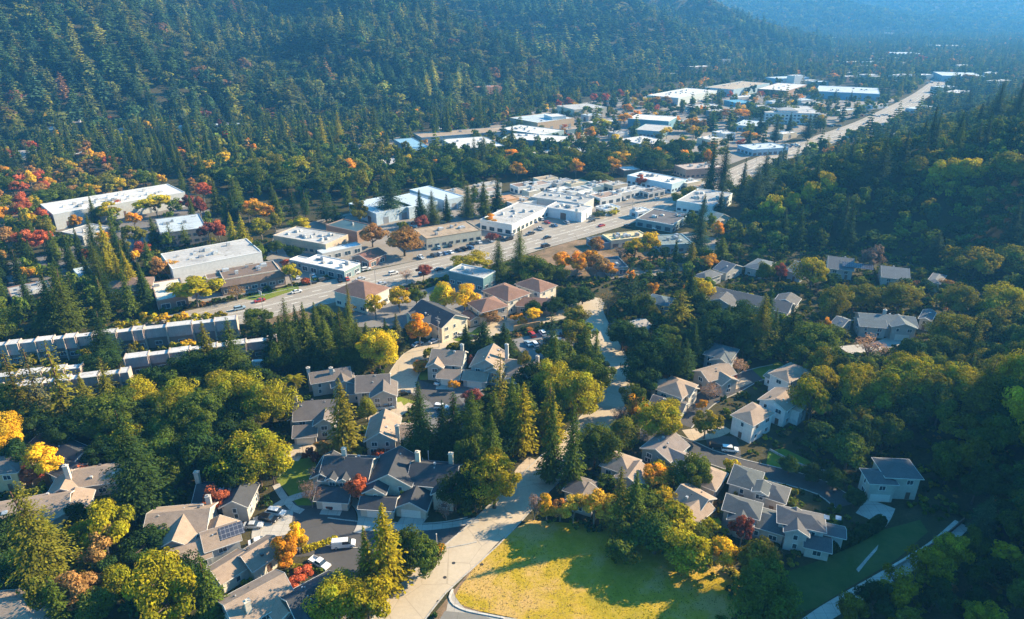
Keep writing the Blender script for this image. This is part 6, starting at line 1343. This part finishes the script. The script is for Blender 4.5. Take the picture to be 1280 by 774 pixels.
# undergrowth: one loose mass of low bushes over the bare ground of the groves
UB = [crown_broad(rngp, 3, 1.6, lobes=7, per=16, leaf=.42, base=0)[:3] for _ in range(4)]
ub = []; rng = np.random.default_rng(41)
P = rng.uniform((-230,85),(330,420),(26000,2)); H = terr(P); px,py,_ = projn(np.column_stack([P,H]))
k = (px>-20)&(px<1300)&(py>300)&(py<800)&~occupied(P,1.2); P,H = P[k],H[k]
lot = np.zeros(len(P),bool)
for o in bpy.data.objects:
    if o.name.startswith(('parking','dry_verge','lawn','apron','turnout','grass_slope','driveway','path','sidewalk')) and len(o.data.polygons) == 1:
        lot |= in_poly(P, np.array([tuple(v.co[:2]) for v in o.data.vertices]))
for (x,y),h in zip(P[~lot],H[~lot]):
    c = rng.choice(['dk','gn','ol','br','yg','dr'], p=[.45,.32,.17,.035,.02,.005]); s = rng.uniform(.4,1.15)
    ub.append((UB[rng.integers(4)], x,y,h, s, s*rng.uniform(.7,1.2), rng.uniform(0,6.28), tint(c)))
print('undergrowth', len(ub))
def tufts(name, o, n, cols, s, seed, lab):
    rng = np.random.default_rng(seed); fp = np.array([tuple(v.co[:2]) for v in o.data.vertices]) if len(o.data.polygons)==1 else None
    if fp is None: return
    lo, hi = fp.min(0), fp.max(0); P = rng.uniform(lo, hi, (n,2)); P = P[in_poly(P, fp)]
    pat = np.sin(P[:,0]/8+np.sin(P[:,1]/5)*1.5)+1.2*np.sin(P[:,1]/7+P[:,0]/13-1)+rng.normal(size=len(P))*.45
    C = np.column_stack([P, np.full(len(P), .05)]); sz = rng.uniform(.5,1.3,len(P))*s; C[:,2] += sz*.3
    Nn = rng.normal(size=C.shape)*.6; Nn[:,2] = .9
    V, F = cards(C, Nn, sz, .6, rng)
    cc = np.array([cols[min(len(cols)-1,max(0,int((p+2.2)/4.4*len(cols))))] for p in pat])*rng.uniform(.7,1.25,(len(P),1))
    me = np_mesh(name, V, F, [('shade',np.ones((len(V),3))),('tint',np.repeat(cc,4,0))]); tag(link(name, me, M_LEAFA), lab, 'grass', None, 'stuff')
fo = bpy.data.objects['field']
tufts('grass', fo, 9000, [(.11,.13,.012),(.20,.18,.016),(.30,.24,.02),(.38,.27,.06),(.42,.29,.13)], .14, 51, 'dry yellow and green field grass')
merged('undergrowth', ub, 'loose undergrowth of low bushes between houses and trees', 'undergrowth')
# ================================================================ vehicles
car('van','white',430,683,8,'white delivery van parked in the court of the cul-de-sac',lmk='the white delivery van')
car('pickup','white',400,707,-32,'white pickup truck parked below the delivery van',lmk='the white pickup truck')
car('suv','white',346,643,-14,'white suv on the driveway of the dark roofed chimney house')
car('sedan','silver',317,659,2,'silver car in front of the dark roofed chimney house')
car('suv','black',336,651,-14,'black suv between the silver car and the white suv')
car('sedan','white',324,679,25,'white car half hidden behind the tan roofed white house')
car('sedan','black',418,631,68,'black car on the driveway of the two dormer house')
car('suv','white',50,543,15,'white suv behind the glazed gable house')
car('pickup','pale blue',482,511,8,'pale blue pickup truck beside the tan front gable house')
car('sedan','black',505,493,15,'black car in the small street behind the pale blue pickup')
car('suv','white',552,511,-8,'white suv in the parking court below the grey green gabled house')
car('sedan','white',550,479,60,'white car on the driveway of the grey green gabled house')
car('suv','white',912,564,-10,'white suv parked below the lowest white house')
car('suv','black',897,560,-12,'black suv beside the white suv below the lowest white house')
car('truck','white',330,460,10,'white box truck under the dark conifers behind the palm trees')
car('sedan','dark grey',566,421,None,'dark grey car parked before the cream apartment house')
car('sedan','silver',577,420,None,'silver car parked under the red tree of the cream apartment house')
car('suv','black',590,424,None,'black suv parked on the corner of the tan street')
car('sedan','white',543,428,None,'white car behind the orange tree on the tan street')
car('sedan','silver',522,432,None,'silver car at the far end of the tan street')
for px,py,k,c,lb in [(300,387,'suv','pale blue','pale blue suv alone on the near end of the highway'),(371,366,'sedan','white','white car on the highway passing the brown brick office'),(451,350,'sedan','silver','silver car on the highway passing the white roofed teal shop'),
  (492,343,'suv','white','white suv on the highway behind the red brown hip roofed block'),(684,298,'sedan','black','black car driving on the highway below the car dealership'),(682,309,'van','black','black van on the near lanes of the highway'),
  (752,283,'sedan','red','bright red car on the highway above the dark blue garage'),(549,338,'sedan','dark grey','dark grey car on the highway beside the dull red tree'),(740,277,'sedan','dark grey','dark grey car on the highway before the workshop'),
  (821,249,'sedan','white','white car on the highway near the pale blue low building'),(1024,174,'suv','beige','beige suv on the wide highway before the white hotel'),(905,222,'sedan','white','white car on the highway beside the tall redwoods'),(1085,152,'sedan','silver','silver car on the far highway'),
  (405,351,'suv','dark grey','dark grey suv parked at the kerb before the white roofed teal shop'),(390,355,'sedan','black','black car parked at the kerb under the small red bush'),(443,343,'pickup','white','white pickup parked at the kerb before the red brick shop'),(458,338,'suv','white','white suv parked at the kerb before the red brick shop')]:
    car(k,c,px,py,None,lb,detail=False)
HR = random.Random(31)
HL = HW; hi_ = [i for i in range(len(HL)) if 0 < proj((HL[i][0],HL[i][1],0))[0] < 1280]
for q in range(26):
    i = HR.choice(hi_[:-3]); lane = HR.choice([-9.5,-6,-2.2,2.2,6,9.5]); a_, b_ = HL[i], HL[i+1]; t_ = (b_-a_)/np.linalg.norm(b_-a_); P_ = a_+np.array([-t_[1],t_[0]])*lane
    if min([math.hypot(P_[0]-x,P_[1]-y) for x,y in FOOT_CAR]) < 9: continue
    car(HR.choice(['sedan','suv','sedan','pickup','van']) , HR.choice(['white','silver','dark grey','black','blue','red']), 0, 0, math.degrees(math.atan2(t_[1],t_[0]))+(180 if lane > 0 else 0), None, detail=False, p=Vector((P_[0],P_[1],0)), group='traffic on the highway')
def row(pts, side, group, what, near):
    rng = random.Random(len(pts)+int(pts[0][0])); cs = ['white','silver','black','dark grey','blue','red','white','pale blue','silver','dark grey']; used = {}
    for i,(px,py) in enumerate(pts):
        c = rng.choice(cs); k = rng.choice(['sedan','suv','sedan','suv','pickup'])
        r = car(k,c,px,py,None,None,detail=False,side=side,group=group); r['_near'] = near
row([(526,323),(542,320.5),(549,319),(556,318),(563,316.5),(573,314),(580,312.5),(588,311)],90,'cars parked along the lot of the cream shop row','','before the cream shop row')
row([(548,311),(562,308),(575,303),(599,304),(614,302),(627,299),(590,306),(640,294)],70,'cars parked along the lot of the cream shop row','','beside the cream shop row')
row([(675,287),(693,283),(708,279.5),(676,275),(668,278),(700,271),(713,269),(722,274),(690,270),(684,279),(730,272)],80,'cars on the dealership forecourt','','on the dealership forecourt')
row([(519,284),(576,270.5),(590,269),(606,266),(620,264),(632,262),(563,272),(648,256),(643,253)],90,'cars parked behind the cream shop row','','behind the cream shop row')
row([(660,431),(668,432),(676,430),(684,428),(692,426),(703,421),(665,420),(678,418)],80,'cars in the lot below the oak grove','','in the lot behind the brown roofed chimney house')
row([(785,284),(800,281),(808,283),(816,286),(823,285),(832,285)],85,'cars between the low teal shop and the teal walled shop','','before the low teal shop')
row([(788,246),(796,245),(803,243),(811,240),(818,239),(826,236),(780,250),(772,249)],85,'cars in front of the pale blue low building','','before the pale blue low building')
row([(372,348),(364,343),(358,341),(392,346),(425,352),(434,350)],80,'cars beside the white roofed teal shop','','beside the white roofed teal shop')
row([(876,217),(884,215),(880,212),(893,211),(888,219)],60,'cars beside the brown brick shop','','beside the brown brick shop')
far = []
rng = random.Random(9)
for x0,x1,y0,n in ((700,760,168,7),(748,790,167,6),(800,895,132,18),(855,900,127,10),(850,925,141,16),(880,930,148,9),(690,735,156,5),(405,440,191,5),(960,1000,183,7),(1010,1050,158,9),(1060,1110,145,7),(1130,1165,104,8),(925,960,135,6)):
    n = int(n*1.5); far += [(x0+(x1-x0)*(i+.5)/n+rng.uniform(-1,1), y0+rng.uniform(-1.2,1.2)) for i in range(n)]
row(far, 88, 'cars in the distant works lots', '', 'in the distant works lots')
for i,(px,py) in enumerate([(549,162.5),(560,161.5),(571,160.5),(591,155),(607,154)]):
    car('truck','white',px,py,None,None,detail=False,side=15,group='white trailers behind the long tan hall')['label'] = 'white box truck parked behind the long tan roofed hall'

# timber yard: stacked lumber packs and open rack
for i,(px,py,c) in enumerate([(440,193,(.42,.16,.08)),(452,191,(.5,.34,.2)),(462,194,(.36,.14,.08)),(470,190,(.55,.42,.28)),(446,199,(.45,.2,.1)),(478,195,(.2,.13,.1)),(486,192,(.12,.1,.1)),(458,201,(.5,.3,.16)),(433,197,(.3,.1,.06)),(495,190,(.25,.25,.25)),(474,200,(.4,.28,.18))]):
    p = at(px,py); root = empty('lumber_stack', p, R(25+7*(i%3)))
    cn = {0:'rust red',1:'tan',2:'dark red',3:'pale',4:'orange brown',5:'brown',6:'black',7:'golden',8:'deep red',9:'grey',10:'buff'}[i]
    for k in range(3):
        mb = MB()
        for q in range(5): mb.box(-7,-3+q*1.25,.1+k*1.1,7-(k*.8 if q%2 else 0),-3+q*1.25+1.1,.1+k*1.1+.85)
        obj('lumber_pack', mb, mat('paint', tuple(x*(.85+.1*k) for x in c)), root)
    tag(root, f'{cn} stack of lumber in the yard beside the blue metal warehouse', 'lumber stack', 'lumber stacks in the timber yard')

# ================================================================ poles, signs, walls
pole(549,434,12.5,'tall grey utility pole beside the tan street before the orange tree',c=(.35,.35,.34))
pole(308,481,9,'plain wooden pole beside the dark conifers left of the palms',arm='cap',name='wooden_pole')
pole(680,316,9.5,'thin grey lamp post beside the highway behind the two conifers',arm='lamp',c=(.25,.25,.25),name='street_lamp',cat='lamp')
pole(562,198,11,'pale pole in front of the white roofed teal warehouse',arm='cap',c=(.6,.6,.6),name='flag_pole')
pole(836,310,6,'pale lamp post beside the teal walled shop',arm='lamp',c=(.5,.5,.5),name='street_lamp',cat='lamp')
pole(884,241,10,'grey lamp post left of the tall redwoods',arm='lamp',c=(.4,.4,.4),name='street_lamp',cat='lamp')
pole(389,357,5.5,'pale lamp post between small red bush and teal shop',arm='lamp',c=(.5,.5,.5),name='street_lamp',cat='lamp')
pole(720,278,8,'tall sign post beside the dealership forecourt',arm='sign',c=(.25,.25,.25),name='sign_post',cat='sign')
pole(326,371,2.6,'small white sign on the grass before the brown brick office',arm='sign',c=(.5,.5,.5),name='lawn_sign',cat='sign')
pole(546,681,3.2,'short white post sign at the mouth of the cul-de-sac',arm='cap',c=(.65,.65,.63),name='sign_post',cat='sign',r=.16)
pole(537,595,8,'white lamp post among the trees behind the gabled garage house',arm='cap',c=(.7,.7,.7),name='lamp_post',cat='lamp')
pole(425,203,14,'dark pole at the edge of the timber yard',arm='cap',c=(.2,.17,.14),name='wooden_pole')
pole(552,155,22,'bare dark mast above the long tan roofed hall',arm='cap',c=(.2,.17,.14),name='mast')
for px,py,lb in ((470,358,'lamp post on the kerb behind the red brown hip roofed block'),(790,264,'lamp post at the kerb near the lime hedge'),(640,290,'lamp post before the car dealership'),(1000,186,'lamp post on the wide highway before the hotel'),(945,204,'lamp post on the highway beside the bluish conifers'),(330,394,'lamp post on the near kerb of the highway'),(600,330,'lamp post above the teal two storey office')):
    pole(px,py,9,lb,arm='lamp',c=(.35,.35,.35),name='street_lamp',cat='lamp')
wall_line('orange_wall',[(642,414),(658,411),(675,408)],2.2,.3,(.62,.36,.16),'orange sunlit wall beside the lot below the oak grove')
wall_line('retaining_wall',[(1106,717),(1125,706),(1148,692)],1.1,.5,(.5,.47,.43),'pale lower stone wall along the hillside path',kind='concrete')
wall_line('timber_fence',[(1158,688),(1182,671),(1204,652)],1.2,.2,(.22,.16,.12),'dark rail fence at the upper end of the hillside path',cat='fence',posts=True)
wall_line('low_wall',[(962,563),(985,575),(1012,586),(1042,592)],.6,.35,(.42,.4,.37),'low curved wall along the dark lawn on the slope')
wall_line('garden_wall',[(358,577),(372,569),(390,573)],1.0,.3,(.58,.47,.34),'tan garden wall above the lawn of the two dormer house')
wall_line('wooden_fence',[(560,575),(590,590),(620,600)],1.8,.12,(.2,.14,.1),'brown board fence behind the gabled garage house',cat='fence',posts=True)
wall_line('wooden_fence',[(655,470),(690,476),(700,462)],1.8,.12,(.22,.16,.12),'brown board fence behind the brown roofed chimney house',cat='fence',posts=True)
wall_line('wooden_fence',[(775,405),(760,410),(765,425)],1.6,.12,(.24,.2,.16),'grey board fence beside the pale grey bungalow',cat='fence',posts=True)

# ================================================================ labels
def where(px, py, cand):
    n, lx, ly = cand[0], cand[1], cand[2]
    dx, dy = px-lx, py-ly
    if abs(dy) > 0.75*abs(dx): return 'behind' if dy < 0 else 'in front of'
    return 'beside'
def near_lm(px, py, k=3):
    s = max(.25, (py+10)/400)
    return sorted(LAND, key=lambda l: (l[1]-px)**2+(1.6*(l[2]-py))**2)[:k]
ORD = ['nearest to','second nearest to','third nearest to','fourth nearest to','fifth nearest to']
todo = []
for r,k,c,h,g in PLANTS:
    p = r.location; a = proj(p); form = KNAME[k][2]; nm = KNAME[k][1]; cw = COLS[c][1]
    size = '' if k in ('shrub','palm','cypress') else ('tall ' if h > (20 if k in ('con','pine') else 11) else ('small ' if h < (11 if k in ('con','pine') else 6) else ''))
    cat = 'shrub' if k == 'shrub' else 'tree'
    todo.append((r, f'{size}{cw} {nm}', a[0], a[1], cat, g))
for r,k,c,lb in CARS:
    if 'label' in r: continue
    a = proj(r.location); nm = {'sedan':'car','suv':'suv','pickup':'pickup truck','van':'van','truck':'truck'}[k]
    todo.append((r, f'{c} {nm}'+(' on the highway' if r.get('group')=='traffic on the highway' else ''), a[0], a[1], None, r.get('group')))
buck = {}
for t in todo:
    l = near_lm(t[2], t[3])[0]; d = math.hypot(l[1]-t[2], l[2]-t[3])
    buck.setdefault((t[1], where(t[2],t[3],l), l[0]), []).append((d, t, l))
for (look, rel, lm), mem in buck.items():
    mem.sort(key=lambda m: m[0])
    for i,(d,t,l) in enumerate(mem):
        r = t[0]
        if t[4]: r['category'] = t[4]
        if len(mem) == 1: r['label'] = f'{look} {rel} {lm}'
        else:
            l2 = [q for q in near_lm(t[2],t[3],6) if q[0] != lm]
            r['label'] = f'{look} {rel} {lm}, '+(['nearest one','second nearest','third nearest','fourth nearest','fifth nearest','sixth nearest'][i] if i < 6 else '')
            if i >= 6:
                r['label'] = f'{look} in the stand {rel} {lm}'
                r['group'] = 'stand '+rel+' '+lm
        if t[5] and i < 6: r['group'] = t[5]
for r,*_ in CARS:
    if '_near' in r: del r['_near']

# ================================================================ light, air, camera
w = bpy.data.worlds.new('World'); SC.world = w; w.use_nodes = True
nt = w.node_tree; nt.nodes.clear()
sky = nt.nodes.new('ShaderNodeTexSky'); sky.sky_type = 'NISHITA'; sky.sun_disc = False
sky.sun_elevation = SUN_EL; sky.sun_rotation = math.atan2(SUN.x, SUN.y); sky.air_density = 1.6; sky.dust_density = 0.4; sky.ozone_density = 3.0
bg = nt.nodes.new('ShaderNodeBackground'); bg.inputs['Strength'].default_value = SKY_S
out_ = nt.nodes.new('ShaderNodeOutputWorld')
tn = nt.nodes.new('ShaderNodeMix'); tn.data_type='RGBA'; tn.blend_type='MULTIPLY'; tn.inputs[0].default_value=1; tn.inputs[7].default_value=(*SKY_T,1)
nt.links.new(sky.outputs[0], tn.inputs[6]); nt.links.new(tn.outputs[2], bg.inputs['Color']); nt.links.new(bg.outputs[0], out_.inputs['Surface'])
sl = bpy.data.lights.new('sun', 'SUN'); sl.energy = SUN_S; sl.angle = R(.5); sl.color = SUN_C
so = bpy.data.objects.new('sun', sl); COL.objects.link(so); so.rotation_euler = SUN.to_track_quat('Z','Y').to_euler(); so.location = (200,100,400)

hz = MB().box(-3800,-220,-4,7200,6300,520); ho = obj('haze', hz, None)
hm = bpy.data.materials.new('haze'); hm.use_nodes = True; n2 = hm.node_tree; n2.nodes.clear()
pv = n2.nodes.new('ShaderNodeVolumePrincipled'); mo = n2.nodes.new('ShaderNodeOutputMaterial')
pv.inputs['Color'].default_value = (*HAZE_C, 1); pv.inputs['Density'].default_value = HAZE_D; pv.inputs['Anisotropy'].default_value = 0.15
n2.links.new(pv.outputs[0], mo.inputs['Volume']); ho.data.materials.append(hm)
tag(ho, 'pale blue haze filling the valley', None, None, 'stuff')

cam = bpy.data.cameras.new('camera'); co = bpy.data.objects.new('camera', cam); COL.objects.link(co)
co.location = (0,0,CAM_H); co.rotation_euler = (math.pi/2-PITCH, 0, 0)
cam.sensor_width = 36; cam.lens = 36*FPX/PW; cam.clip_end = 20000; cam.clip_start = 1
SC.camera = co
SC.view_settings.view_transform = 'Standard'; SC.view_settings.look = 'None'; SC.view_settings.exposure = EXPO; SC.view_settings.gamma = 1
SC.render.engine = 'CYCLES'
cy = SC.cycles; cy.max_bounces = 4; cy.diffuse_bounces = 2; cy.glossy_bounces = 2; cy.transmission_bounces = 2; cy.volume_bounces = 0; cy.transparent_max_bounces = 4
cy.use_adaptive_sampling = True; cy.adaptive_threshold = 0.02; cy.use_denoising = True; cy.caustics_reflective = False; cy.caustics_refractive = False
